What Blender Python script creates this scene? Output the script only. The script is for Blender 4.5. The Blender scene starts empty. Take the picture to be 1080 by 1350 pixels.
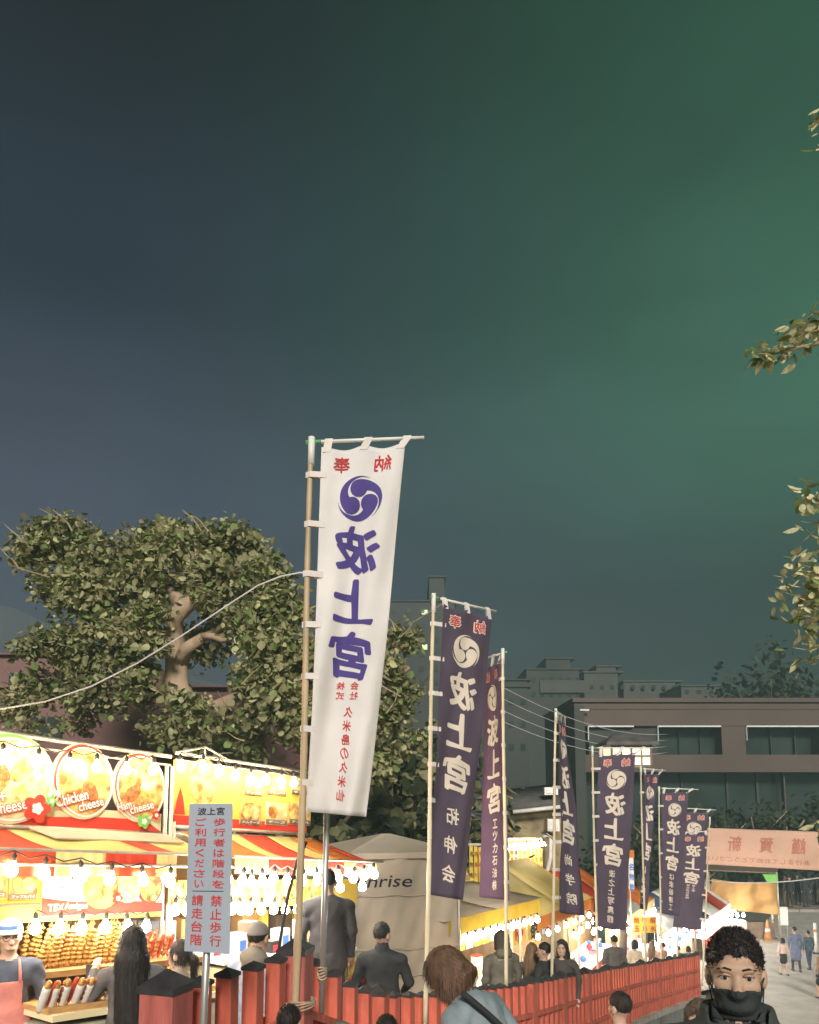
import bpy, bmesh, math, random
import numpy as np
from mathutils import Vector, Matrix, Euler
random.seed(7); np.random.seed(7)
R = math.radians
scene = bpy.context.scene
COL = scene.collection

# ------------------------------------------------------------------ camera
FPX = 1080.0                 # focal length in pixels of the 1080x1350 photograph
PITCH = R(7.0)
PPY = 917.0                  # principal row (the frame is a shifted crop)
CAM = Vector((0, 0, 6.3))
cam_d = bpy.data.cameras.new('camera')
cam_d.sensor_fit = 'HORIZONTAL'; cam_d.sensor_width = 36.0; cam_d.lens = 36.0
cam_d.shift_y = (PPY - 675.0) / 1080.0
cam_d.clip_start = 0.05; cam_d.clip_end = 3000
cam = bpy.data.objects.new('camera', cam_d); COL.objects.link(cam)
cam.location = CAM; cam.rotation_euler = (math.pi / 2 + PITCH, 0, 0)
scene.camera = cam

# ------------------------------------------------------------------ world (night sky over the town)
SUN_EL, SUN_AZ = R(26), R(176)
world = bpy.data.worlds.new('World'); scene.world = world; world.use_nodes = True
def build_world():
    nt = world.node_tree; N = nt.nodes; L = nt.links
    N.clear()
    out = N.new('ShaderNodeOutputWorld')
    tc = N.new('ShaderNodeTexCoord'); sep = N.new('ShaderNodeSeparateXYZ')
    L.new(tc.outputs['Generated'], sep.inputs[0])
    def lin(c):
        return tuple(((x / 255) / 12.92 if x / 255 <= 0.04045 else ((x / 255 + 0.055) / 1.055) ** 2.4) for x in c) + (1,)
    def ramp(stops):
        r = N.new('ShaderNodeValToRGB'); cr = r.color_ramp
        cr.interpolation = 'EASE'
        while len(cr.elements) < len(stops): cr.elements.new(0.5)
        for e, (p, c) in zip(cr.elements, stops): e.position = p; e.color = lin(c)
        return r
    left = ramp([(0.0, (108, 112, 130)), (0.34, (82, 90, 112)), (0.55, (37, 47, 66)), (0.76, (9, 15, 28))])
    right = ramp([(0.0, (36, 58, 52)), (0.20, (44, 74, 64)), (0.42, (70, 124, 98)), (0.78, (38, 84, 62))])  # green lens-flare veil painted into the sky colour on this side
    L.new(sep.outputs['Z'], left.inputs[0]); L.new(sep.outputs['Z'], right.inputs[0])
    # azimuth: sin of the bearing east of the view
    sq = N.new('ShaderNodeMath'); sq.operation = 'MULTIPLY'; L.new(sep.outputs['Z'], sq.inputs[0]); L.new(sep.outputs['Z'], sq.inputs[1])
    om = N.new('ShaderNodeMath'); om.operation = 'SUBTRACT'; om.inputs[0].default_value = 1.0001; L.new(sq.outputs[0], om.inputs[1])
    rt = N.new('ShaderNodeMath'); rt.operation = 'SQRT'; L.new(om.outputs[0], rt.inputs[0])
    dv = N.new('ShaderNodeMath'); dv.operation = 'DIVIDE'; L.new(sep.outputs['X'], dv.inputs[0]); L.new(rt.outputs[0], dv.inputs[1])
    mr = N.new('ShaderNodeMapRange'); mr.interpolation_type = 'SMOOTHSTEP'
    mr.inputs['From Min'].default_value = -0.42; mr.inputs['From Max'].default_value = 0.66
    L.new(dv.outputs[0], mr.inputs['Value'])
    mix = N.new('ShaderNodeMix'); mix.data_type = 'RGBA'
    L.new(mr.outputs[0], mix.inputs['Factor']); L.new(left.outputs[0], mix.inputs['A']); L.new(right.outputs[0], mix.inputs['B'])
    # thin uneven cloud
    mp = N.new('ShaderNodeMapping'); mp.inputs['Scale'].default_value = (1.2, 1.2, 4.0); L.new(tc.outputs['Generated'], mp.inputs[0])
    nz = N.new('ShaderNodeTexNoise'); nz.inputs['Scale'].default_value = 2.2; nz.inputs['Detail'].default_value = 5; L.new(mp.outputs[0], nz.inputs['Vector'])
    m2 = N.new('ShaderNodeMapRange'); m2.inputs['From Min'].default_value = 0.3; m2.inputs['From Max'].default_value = 0.75
    m2.inputs['To Min'].default_value = 0.84; m2.inputs['To Max'].default_value = 1.16
    L.new(nz.outputs[0], m2.inputs['Value'])
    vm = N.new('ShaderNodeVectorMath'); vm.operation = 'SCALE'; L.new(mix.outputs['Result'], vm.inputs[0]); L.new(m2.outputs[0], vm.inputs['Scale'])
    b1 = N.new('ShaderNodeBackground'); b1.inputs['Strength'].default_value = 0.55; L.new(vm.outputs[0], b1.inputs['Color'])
    sky = N.new('ShaderNodeTexSky'); sky.sky_type = 'NISHITA'; sky.sun_disc = False
    sky.sun_elevation = SUN_EL; sky.sun_rotation = SUN_AZ
    b2 = N.new('ShaderNodeBackground'); b2.inputs['Strength'].default_value = 0.0004; L.new(sky.outputs[0], b2.inputs['Color'])
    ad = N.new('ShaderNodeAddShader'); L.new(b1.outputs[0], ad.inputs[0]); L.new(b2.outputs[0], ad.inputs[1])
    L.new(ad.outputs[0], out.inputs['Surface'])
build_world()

# one weak broad "moon / shrine floodlight" lamp from behind the camera
sun_d = bpy.data.lights.new('sun', 'SUN'); sun_d.energy = 3.9; sun_d.angle = R(12); sun_d.color = (1.0, 0.92, 0.84)
sun = bpy.data.objects.new('sun', sun_d); COL.objects.link(sun)
def sun_dir(el, az):    # direction towards the lamp, az measured from +Y clockwise
    return Vector((math.sin(az) * math.cos(el), math.cos(az) * math.cos(el), math.sin(el)))
sun.rotation_euler = (-sun_dir(SUN_EL, SUN_AZ)).to_track_quat('-Z', 'Y').to_euler()

scene.view_settings.view_transform = 'Standard'; scene.view_settings.look = 'None'
scene.view_settings.exposure = 0.6; scene.view_settings.gamma = 1.0
scene.view_settings.use_curve_mapping = False
scene.render.engine = 'CYCLES'
scene.cycles.max_bounces = 5; scene.cycles.diffuse_bounces = 3; scene.cycles.glossy_bounces = 2
scene.cycles.transmission_bounces = 4; scene.cycles.transparent_max_bounces = 4
scene.cycles.sample_clamp_indirect = 4.0
scene.cycles.caustics_reflective = False; scene.cycles.caustics_refractive = False

# ------------------------------------------------------------------ helpers
FWD = Vector((0, math.cos(PITCH), math.sin(PITCH))); UPV = Vector((0, -math.sin(PITCH), math.cos(PITCH)))
def ray(px, py):
    return Vector(((px - 540) / FPX, 0, 0)) + UPV * ((PPY - py) / FPX) + FWD
def S(px, py, d):
    "photo pixel + distance along the ground -> world point"
    r = ray(px, py); return CAM + r * (d / r.y)
def at_x(px, d):      # x of a pixel column at depth d (near the horizon)
    return (px - 540) / FPX * d

AL = R(28); EU = Vector((math.sin(AL), math.cos(AL), 0)); EV = Vector((math.cos(AL), -math.sin(AL), 0))
def uv_of(x, y): return x * EU.x + y * EU.y, x * EV.x + y * EV.y
def UV(u, v, z=0): p = EU * u + EV * v; return Vector((p.x, p.y, z))
def z_path(u):
    if u < 22.9: return 4.05 - 0.125 * u
    return max(0.012, 1.19 * (30 - u) / 7.1)
def z_stair(u):
    k = math.floor((u + 2) / 0.7)
    return max(0.0, 5.12 - 0.1496 * k)
def ground_z(x, y):
    u, v = uv_of(x, y)
    return z_path(u) if v < -3.75 else z_stair(u)

def tag(o, label=None, cat=None, group=None, kind=None):
    if label: o['label'] = label
    if cat: o['category'] = cat
    if group: o['group'] = group
    if kind: o['kind'] = kind
    return o
def empty(name, loc=(0, 0, 0), rz=0.0):
    o = bpy.data.objects.new(name, None); COL.objects.link(o); o.location = loc; o.rotation_euler = (0, 0, rz)
    o.empty_display_size = 0.2
    return o

MATS = {}
def mat(name, col=(0.5, 0.5, 0.5), rough=0.7, var=0.15, scale=8.0, bump=0.0, bscale=None, metal=0.0, trans=0.0, emit=None, estr=0.0,
        col2=None, stretch=(1, 1, 1), spec=0.3, detail=4.0, sharp=None):
    """Principled material whose colour wanders by noise between two tones."""
    if name in MATS: return MATS[name]
    m = bpy.data.materials.new(name); m.use_nodes = True; nt = m.node_tree; N = nt.nodes; L = nt.links
    b = N['Principled BSDF']; out = N['Material Output']
    b.inputs['Roughness'].default_value = rough; b.inputs['Metallic'].default_value = metal
    b.inputs['Specular IOR Level'].default_value = spec
    tc = N.new('ShaderNodeTexCoord'); mp = N.new('ShaderNodeMapping'); mp.inputs['Scale'].default_value = stretch
    L.new(tc.outputs['Object'], mp.inputs[0])
    nz = N.new('ShaderNodeTexNoise'); nz.inputs['Scale'].default_value = scale; nz.inputs['Detail'].default_value = detail
    L.new(mp.outputs[0], nz.inputs['Vector'])
    rp = N.new('ShaderNodeValToRGB')
    c1 = tuple(max(0, c * (1 - var)) for c in col); c2 = col2 if col2 else tuple(min(1, c * (1 + var)) for c in col)
    lo, hi = (0.3, 0.7) if sharp is None else (0.5 - sharp, 0.5 + sharp)
    rp.color_ramp.elements[0].position = lo; rp.color_ramp.elements[1].position = hi
    rp.color_ramp.elements[0].color = (*c1, 1); rp.color_ramp.elements[1].color = (*c2, 1)
    L.new(nz.outputs[0], rp.inputs[0]); L.new(rp.outputs[0], b.inputs['Base Color'])
    if bump:
        n2 = N.new('ShaderNodeTexNoise'); n2.inputs['Scale'].default_value = bscale or scale * 4; n2.inputs['Detail'].default_value = 5
        L.new(mp.outputs[0], n2.inputs['Vector'])
        bp = N.new('ShaderNodeBump'); bp.inputs['Strength'].default_value = bump; bp.inputs['Distance'].default_value = 0.02
        L.new(n2.outputs[0], bp.inputs['Height']); L.new(bp.outputs[0], b.inputs['Normal'])
    if emit:
        b.inputs['Emission Color'].default_value = (*emit, 1); b.inputs['Emission Strength'].default_value = estr
    if trans:
        tr = N.new('ShaderNodeBsdfTranslucent'); L.new(rp.outputs[0], tr.inputs['Color'])
        mx = N.new('ShaderNodeMixShader'); mx.inputs[0].default_value = trans
        L.new(b.outputs[0], mx.inputs[1]); L.new(tr.outputs[0], mx.inputs[2]); L.new(mx.outputs[0], out.inputs['Surface'])
    MATS[name] = m
    return m
def M(n): return MATS[n]

class MB:
    "collects faces; build() links ONE mesh object"
    def __init__(s): s.v = []; s.f = []; s.m = []; s.cm = 0
    def add(s, verts, faces, m=None):
        o = len(s.v); s.v.extend([tuple(x) for x in verts]); s.f.extend([tuple(i + o for i in f) for f in faces])
        s.m.extend([s.cm if m is None else m] * len(faces)); return s
    def quad(s, a, b, c, d, m=None): return s.add([a, b, c, d], [(0, 1, 2, 3)], m)
    def box(s, c, sz, rot=None, m=None, taper=1.0):
        x, y, z = sz[0] / 2, sz[1] / 2, sz[2] / 2; t = taper
        P = [Vector(p) for p in ((-x, -y, -z), (x, -y, -z), (x, y, -z), (-x, y, -z), (-x * t, -y * t, z), (x * t, -y * t, z), (x * t, y * t, z), (-x * t, y * t, z))]
        if rot is not None: P = [rot @ p for p in P]
        c = Vector(c); P = [p + c for p in P]
        return s.add(P, [(0, 3, 2, 1), (4, 5, 6, 7), (0, 1, 5, 4), (1, 2, 6, 5), (2, 3, 7, 6), (3, 0, 4, 7)], m)
    def hexa(s, b4, t4, m=None):
        return s.add(list(b4) + list(t4), [(0, 3, 2, 1), (4, 5, 6, 7), (0, 1, 5, 4), (1, 2, 6, 5), (2, 3, 7, 6), (3, 0, 4, 7)], m)
    def slab(s, a, b, c, d, th, m=None):
        "a quad given thickness th along its normal"
        a, b, c, d = map(Vector, (a, b, c, d)); n = (b - a).cross(d - a).normalized() * th
        return s.hexa((a, b, c, d), (a + n, b + n, c + n, d + n), m)
    def tube(s, pts, rad, n=8, m=None, cap=True):
        pts = [Vector(p) for p in pts]; k = len(pts)
        rad = rad if isinstance(rad, (list, tuple)) else [rad] * k
        vs = []; prev = None
        for i, p in enumerate(pts):
            d = (pts[min(i + 1, k - 1)] - pts[max(i - 1, 0)]).normalized()
            a = Vector((0, 0, 1)) if abs(d.z) < 0.9 else Vector((1, 0, 0))
            if prev is not None and prev.cross(d).length > 1e-4 and abs(prev.dot(d)) < 0.99: a = prev
            x = (a - d * a.dot(d)).normalized(); prev = x; y = d.cross(x)
            for j in range(n):
                t = 2 * math.pi * j / n; vs.append(p + (x * math.cos(t) + y * math.sin(t)) * rad[i])
        fs = []
        for i in range(k - 1):
            for j in range(n):
                fs.append((i * n + j, i * n + (j + 1) % n, (i + 1) * n + (j + 1) % n, (i + 1) * n + j))
        if cap: fs.append(tuple(range(n - 1, -1, -1))); fs.append(tuple((k - 1) * n + j for j in range(n)))
        return s.add(vs, fs, m)
    def prism(s, poly, fn, th, m=None):
        "poly: 2D outline; fn(x,y,h)->world; extruded 0..th"
        n = len(poly); vs = [fn(x, y, 0) for x, y in poly] + [fn(x, y, th) for x, y in poly]
        fs = [tuple(range(n - 1, -1, -1)), tuple(range(n, 2 * n))] + [(i, (i + 1) % n, n + (i + 1) % n, n + i) for i in range(n)]
        return s.add(vs, fs, m)
    def ball(s, c, r, seg=10, rings=6, sc=(1, 1, 1), m=None):
        c = Vector(c); vs = [c + Vector((0, 0, r * sc[2]))]; fs = []
        for i in range(1, rings):
            t = math.pi * i / rings
            for j in range(seg):
                p = 2 * math.pi * j / seg
                vs.append(c + Vector((r * sc[0] * math.sin(t) * math.cos(p), r * sc[1] * math.sin(t) * math.sin(p), r * sc[2] * math.cos(t))))
        vs.append(c - Vector((0, 0, r * sc[2]))); last = len(vs) - 1
        for j in range(seg): fs.append((0, 1 + j, 1 + (j + 1) % seg))
        for i in range(rings - 2):
            for j in range(seg):
                a = 1 + i * seg; b = a + seg
                fs.append((a + j, b + j, b + (j + 1) % seg, a + (j + 1) % seg))
        a = 1 + (rings - 2) * seg
        for j in range(seg): fs.append((last, a + (j + 1) % seg, a + j))
        return s.add(vs, fs, m)
    def mesh(s, name, mats, smooth=False):
        me = bpy.data.meshes.new(name); me.from_pydata(s.v, [], s.f)
        mats = mats if isinstance(mats, (list, tuple)) else [mats]
        for x in mats: me.materials.append(x)
        if len(mats) > 1: me.polygons.foreach_set('material_index', s.m)
        if smooth: me.polygons.foreach_set('use_smooth', [True] * len(me.polygons))
        me.update(); return me
    def build(s, name, mats, parent=None, smooth=False):
        return link(name, s.mesh(name, mats, smooth), parent)
def link(name, me, parent=None, mtx=None):
    o = bpy.data.objects.new(name, me); COL.objects.link(o)
    if parent is not None: o.parent = parent
    if mtx is not None: o.matrix_basis = mtx
    return o
def rel(parent_empty, p):
    "world point -> coordinates of an unrotated empty"
    return Vector(p) - Vector(parent_empty.location)

# ------------------------------------------------------------------ lettering
GLY = {}
def want(strings, offs):
    for s in strings:
        for o in [0.0] + list(offs):
            if (s, o) not in GLY: GLY[(s, o)] = None
def bake_glyphs():
    "plain outlines are meshed once; heavier weights are fans of slightly shifted copies (outline offsetting loses strokes)"
    obs = []; box = {}
    for (s, o) in GLY:
        if o: continue
        cu = bpy.data.curves.new('t', 'FONT'); cu.body = s; cu.size = 1; cu.align_x = 'CENTER'; cu.resolution_u = 3
        ob = bpy.data.objects.new('t', cu); COL.objects.link(ob); obs.append((s, ob, cu))
    bpy.context.view_layer.update(); dg = bpy.context.evaluated_depsgraph_get(); plain = {}
    for s, ob, cu in obs:
        me = ob.evaluated_get(dg).to_mesh()
        plain[s] = (np.array([(a.co.x, a.co.y) for a in me.vertices]).reshape(-1, 2), [tuple(p.vertices) for p in me.polygons])
        ob.evaluated_get(dg).to_mesh_clear()
    for s, ob, cu in obs:
        bpy.data.objects.remove(ob); bpy.data.curves.remove(cu)
    for (s, o) in GLY:
        v0, f0 = plain[s]
        if not len(v0): box[(s, o)] = (np.zeros((0, 3)), [], (1, 1)); continue
        k = 0 if o == 0 else (4 if o < 0.02 else 8); V = []; F = []; n = len(v0)
        sh = [(0, 0)] + [(o * math.cos(2 * math.pi * i / k + .4), o * math.sin(2 * math.pi * i / k + .4)) for i in range(k)]
        for i, (dx, dy) in enumerate(sh):
            V.append(np.column_stack([v0 + np.array([dx, dy]), np.full(n, 0.00012 * i)])); F += [tuple(j + n * i for j in f) for f in f0]
        V = np.concatenate(V); lo, hi = V[:, :2].min(0), V[:, :2].max(0); V[:, :2] -= (lo + hi) / 2
        box[(s, o)] = (V, F, tuple(hi - lo))
    GLY.update(box)
def split_tris(v, f, L):
    v = [tuple(x) for x in v]; out = []; st = []
    for p in f:
        for i in range(1, len(p) - 1): st.append((p[0], p[i], p[i + 1]))
    mid = {}
    def md(a, b):
        k = (min(a, b), max(a, b))
        if k not in mid: v.append(tuple((v[a][q] + v[b][q]) / 2 for q in range(3))); mid[k] = len(v) - 1
        return mid[k]
    def ln(a, b): return math.hypot(v[a][0] - v[b][0], v[a][1] - v[b][1])
    while st:
        a, b, c = st.pop(); l = (ln(a, b), ln(b, c), ln(c, a)); k = l.index(max(l))
        if l[k] <= L: out.append((a, b, c)); continue
        if k == 0: m = md(a, b); st += [(a, m, c), (m, b, c)]
        elif k == 1: m = md(b, c); st += [(a, b, m), (a, m, c)]
        else: m = md(c, a); st += [(a, b, m), (m, b, c)]
    return v, out
def put_text(mb, s, off, cx, cy, w, h, fn, mirror=False, brush=0.0, L=0.08, fit=True, rot=0.0, m=None, lift=0.0):
    "string fitted in a w x h box centred at cx,cy of a surface fn(x, y, lift) (y up)"
    v, f, (gw, gh) = GLY[(s, off)]
    if not len(v): return
    sx, sy = (w / gw, h / gh) if fit else (min(w / gw, h / gh),) * 2
    Z = v[:, 2]; P = v[:, :2] * np.array([sx, sy])
    if brush:
        P = P.copy(); x = P[:, 0] / w; y = P[:, 1] / h
        P[:, 1] += h * brush * (0.22 * x + 0.10 * np.sin(5 * x + 3 * y)); P[:, 0] += w * brush * (0.10 * np.sin(6 * y + 2 * x) - 0.05 * y)
    if mirror: P = P * np.array([-1, 1])
    if rot:
        c, s_ = math.cos(rot), math.sin(rot); P = P @ np.array([[c, s_], [-s_, c]])
    P = P + np.array([cx, cy])
    vv, ff = split_tris(np.column_stack([P, Z]), f, L)
    mb.add([fn(x, y, lift + z) for x, y, z in vv], ff, m)
# ------------------------------------------------------------------ materials
mat('asphalt', (0.46, 0.43, 0.38), 0.9, 0.18, 1.3, bump=0.25, bscale=60, detail=8)
mat('paving', (0.30, 0.25, 0.20), 0.9, 0.25, 2.0, bump=0.3, bscale=40, detail=8)
mat('stone_wall', (0.20, 0.205, 0.195), 0.85, 0.35, 3.0, bump=0.4, bscale=18, stretch=(1, 1, 0.5), detail=8)
mat('kerb', (0.36, 0.33, 0.29), 0.85, 0.2, 5.0, bump=0.2)
mat('earth', (0.13, 0.115, 0.085), 0.95, 0.3, 1.5, bump=0.5, bscale=12)
mat('vermilion', (0.48, 0.115, 0.075), 0.55, 0.28, 5.0, bump=0.18, bscale=40, stretch=(3, 3, 0.5), detail=6)
mat('vermilion_dark', (0.38, 0.105, 0.085), 0.6, 0.3, 6.0, bump=0.2, bscale=40, stretch=(3, 3, 0.5), detail=6)
mat('cap_black', (0.035, 0.033, 0.036), 0.42, 0.3, 14.0, bump=0.1, spec=0.5)
mat('bamboo', (0.44, 0.33, 0.20), 0.5, 0.3, 4.0, bump=0.1, bscale=25, stretch=(2, 2, 0.4), spec=0.4)
mat('bamboo_pale', (0.62, 0.54, 0.38), 0.5, 0.22, 4.0, bump=0.1, bscale=25, stretch=(2, 2, 0.4), spec=0.4)
mat('steel', (0.5, 0.48, 0.46), 0.35, 0.2, 6.0, metal=0.7, bump=0.05, stretch=(3, 3, 0.3))
mat('white_pipe', (0.68, 0.67, 0.62), 0.45, 0.12, 9.0)
mat('tape_green', (0.13, 0.42, 0.16), 0.5, 0.2, 12)
mat('rope', (0.42, 0.34, 0.24), 0.9, 0.3, 30, bump=0.4)
mat('cloth_white', (0.82, 0.80, 0.78), 0.85, 0.05, 3.0, trans=0.35, bump=0.06, bscale=220)
mat('cloth_loop', (0.66, 0.60, 0.56), 0.9, 0.1, 8.0, bump=0.1)
mat('cloth_purple', (0.105, 0.078, 0.112), 0.9, 0.14, 2.5, trans=0.18, bump=0.08, bscale=200)
mat('cloth_violet', (0.145, 0.085, 0.14), 0.9, 0.14, 2.5, trans=0.25, bump=0.08, bscale=200)
mat('ink_purple', (0.085, 0.06, 0.24), 0.85, 0.1, 5.0, trans=0.12)
mat('ink_red', (0.60, 0.05, 0.05), 0.85, 0.12, 5.0, trans=0.2)
mat('ink_cream', (0.80, 0.70, 0.58), 0.85, 0.05, 4.0, trans=0.2)
mat('ink_black', (0.02, 0.02, 0.022), 0.8, 0.2, 9.0)
mat('sign_grey', (0.31, 0.345, 0.40), 0.5, 0.07, 2.0)
mat('wire', (0.6, 0.58, 0.56), 0.5, 0.1, 3.0)
mat('wire_dark', (0.05, 0.045, 0.04), 0.6, 0.1, 3.0)

# glyphs used anywhere (baked in one pass)
BIG = 0.032
want('波上宮', [0.0, BIG]); want('奉納', [0.012, 0.05])
want('宮拓伸会尚学院波之上写真館久米島の仙株式社会エッカ石油はま城電工地建設有限', [0.018])
want('歩行者は階段をご利用ください禁止請走台', [0.011]); want(['波上宮'], [0.012])
want(['Chicken', 'cheese', 'Ham', 'heese', '+', 'Hot'], [0.02, 0.065])
want(['TEX', 'Amigos'], [0.03, 0.07]); want(['スペシャルア', 'アップルパイ', 'ハムチーズ', 'チーズ', 'チキンパイ', 'チョコ', 'アップル'], [0.02])
want(['P'], [0.04]); want(['Sunrise'], [0.006])
want('謹賀新年', [0.03]); want(['あけましておめでとうございます'], [0.012])
want('焼鳥牛串たこぶた玉いかそば氷飴名物', [0.025])
bake_glyphs()

# ------------------------------------------------------------------ ground, road, stairs, terrace
def build_ground():
    mb = MB(); n = 24
    r = 900
    mb.quad((-r, -r, -0.03), (r, -r, -0.03), (r, r, -0.03), (-r, r, -0.03))
    tag(mb.build('ground', M('earth')), kind='structure')
    mb = MB(); zz = 0.0                         # the open road at the foot of the stairs
    P = [UV(25.0, -4.0, zz), UV(25.0, 40, zz), UV(75, 40, zz), UV(75, -4.0, zz)]
    mb.quad(P[0], P[1], P[2], P[3])
    tag(mb.build('road', M('asphalt')), kind='structure')
    mb = MB()                                   # landing in brown paving
    mb.slab(UV(21.5, -3.6, -0.02), UV(21.5, 14, -0.02), UV(24.98, 14, -0.02), UV(24.98, -3.6, -0.02), 0.06)
    tag(mb.build('landing', M('paving')), kind='structure')
    # far pavement with a kerb
    mb = MB(); a = UV(43, -4, 0)
    for k in range(14):
        u0 = 0
        p0 = Vector((11 + k * 2.6, 46.0, 0)); p1 = Vector((11 + k * 2.6 + 2.56, 46.0, 0))
        mb.hexa((p0, p1, p1 + Vector((0, 0.2, 0)), p0 + Vector((0, 0.2, 0))), (p0 + Vector((0, 0, .13)), p1 + Vector((0, 0, .13)), p1 + Vector((0, .2, .13)), p0 + Vector((0, .2, .13))))
    pv = mb.build('far_kerb', M('kerb')); tag(pv, kind='structure')
    mb = MB(); mb.slab((10.9, 46.2, 0.1), (48, 46.2, 0.1), (48, 60, 0.1), (10.9, 60, 0.1), 0.02)
    tag(mb.build('pavement', M('paving')), kind='structure')
    # terrace path where the stalls stand
    mb = MB(); us = [-12, -6, 0, 4, 8, 12, 16, 20, 22.9, 26, 30, 34]
    for i in range(len(us) - 1):
        a, b = us[i], us[i + 1]
        va = -3.98; vb = -60
        mb.quad(UV(a, va, z_path(a)), UV(b, va, z_path(b)), UV(b, vb, z_path(b)), UV(a, vb, z_path(a)))
    tag(mb.build('path', M('paving')), kind='structure')
    # stairs
    body = MB()
    body.add([UV(-3, -3.5, -0.1), UV(22.4, -3.5, -0.1), UV(22.4, 4, -0.1), UV(-3, 4, -0.1), UV(-3, -3.5, 4.9), UV(21.6, -3.5, -0.05), UV(21.6, 4, -0.05), UV(-3, 4, 4.9)],
             [(0, 3, 2, 1), (4, 5, 6, 7), (0, 1, 5, 4), (2, 3, 7, 6), (0, 4, 7, 3), (1, 2, 6, 5)])
    st = tag(body.build('stairs', M('paving')), kind='structure')
    me = None
    for k in range(34):
        u0 = -2 + 0.7 * k; z = max(0.03, 5.12 - 0.1496 * k)
        mb = MB(); mb.hexa((UV(u0, -3.5, z - 0.4), UV(u0, 4, z - 0.4), UV(u0 + 0.74, 4, z - 0.4), UV(u0 + 0.74, -3.5, z - 0.4)),
                           (UV(u0, -3.5, z), UV(u0, 4, z), UV(u0 + 0.72, 4, z), UV(u0 + 0.72, -3.5, z)))
        if z > 0.05: mb.build('step', M('kerb' if k % 1 == 0 else 'paving'), st)
    # right-hand bank of the stairs, carries the overhanging tree
    mb = MB()
    for i in range(12):
        a = -3 + 2.2 * i; b = a + 2.2; za = max(0.02, 5.3 - 0.215 * a); zb = max(0.02, 5.3 - 0.215 * b)
        mb.quad(UV(a, 4.0, za + 0.25), UV(a, 11, za + 0.9), UV(b, 11, zb + 0.9), UV(b, 4.0, zb + 0.25))
        mb.quad(UV(a, 4.0, -0.1), UV(a, 4.0, za + 0.25), UV(b, 4.0, zb + 0.25), UV(b, 4.0, -0.1))
    tag(mb.build('bank', M('earth')), kind='structure')
build_ground()

# ------------------------------------------------------------------ fence along the stairs
# pixel column, distance, picket-top row read off the photograph
FK = [(226, 4.12, 1309), (232, 4.2, 1308), (395, 5.6, 1258), (418, 5.95, 1270), (463, 6.65, 1298), (500, 7.4, 1312), (560, 8.1, 1313), (692, 10.5, 1296), (763, 13.2, 1283), (835, 17.5, 1271), (908, 22.4, 1259)]
FP = [Vector((at_x(px, d), d, S(px, py, d).z)) for px, d, py in FK]
FH = 1.02
cum = [0.0]
for a, b in zip(FP, FP[1:]): cum.append(cum[-1] + math.hypot(b.x - a.x, b.y - a.y))
def fence_at(s):
    i = 0
    while i < len(cum) - 2 and s > cum[i + 1]: i += 1
    t = (s - cum[i]) / (cum[i + 1] - cum[i]); p = FP[i].lerp(FP[i + 1], t)
    d = FP[i + 1] - FP[i]; d.z = 0; return p, d.normalized(), (FP[i + 1].z - FP[i].z) / (cum[i + 1] - cum[i])
def fence_s(px):
    lo, hi = 0.0, cum[-1]
    for _ in range(40):
        m = (lo + hi) / 2; p = fence_at(m)[0]
        if 540 + FPX * p.x / p.y < px: lo = m
        else: hi = m
    return lo
def cap_mesh(w, h, sk=.022):
    mb = MB(); a = w / 2 + 0.006; b = w / 2 + 0.006
    mb.add([(-a, -b, -sk), (a, -b, -sk), (a, b, -sk), (-a, b, -sk), (-a, -b, 0.012), (a, -b, 0.012), (a, b, 0.012), (-a, b, 0.012), (0, 0, h)],
           [(0, 3, 2, 1), (0, 1, 5, 4), (1, 2, 6, 5), (2, 3, 7, 6), (3, 0, 4, 7), (4, 5, 8), (5, 6, 8), (6, 7, 8), (7, 4, 8)])
    return mb.mesh('cap', M('cap_black'))
def bar_mesh(name, w, h, m):
    mb = MB(); b = 0.006; a = w / 2
    ring = [(-a + b, -a), (a - b, -a), (a, -a + b), (a, a - b), (a - b, a), (-a + b, a), (-a, a - b), (-a, -a + b)]
    mb.prism(ring, lambda x, y, z: Vector((x, y, z)), h); return mb.mesh(name, m)
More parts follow.
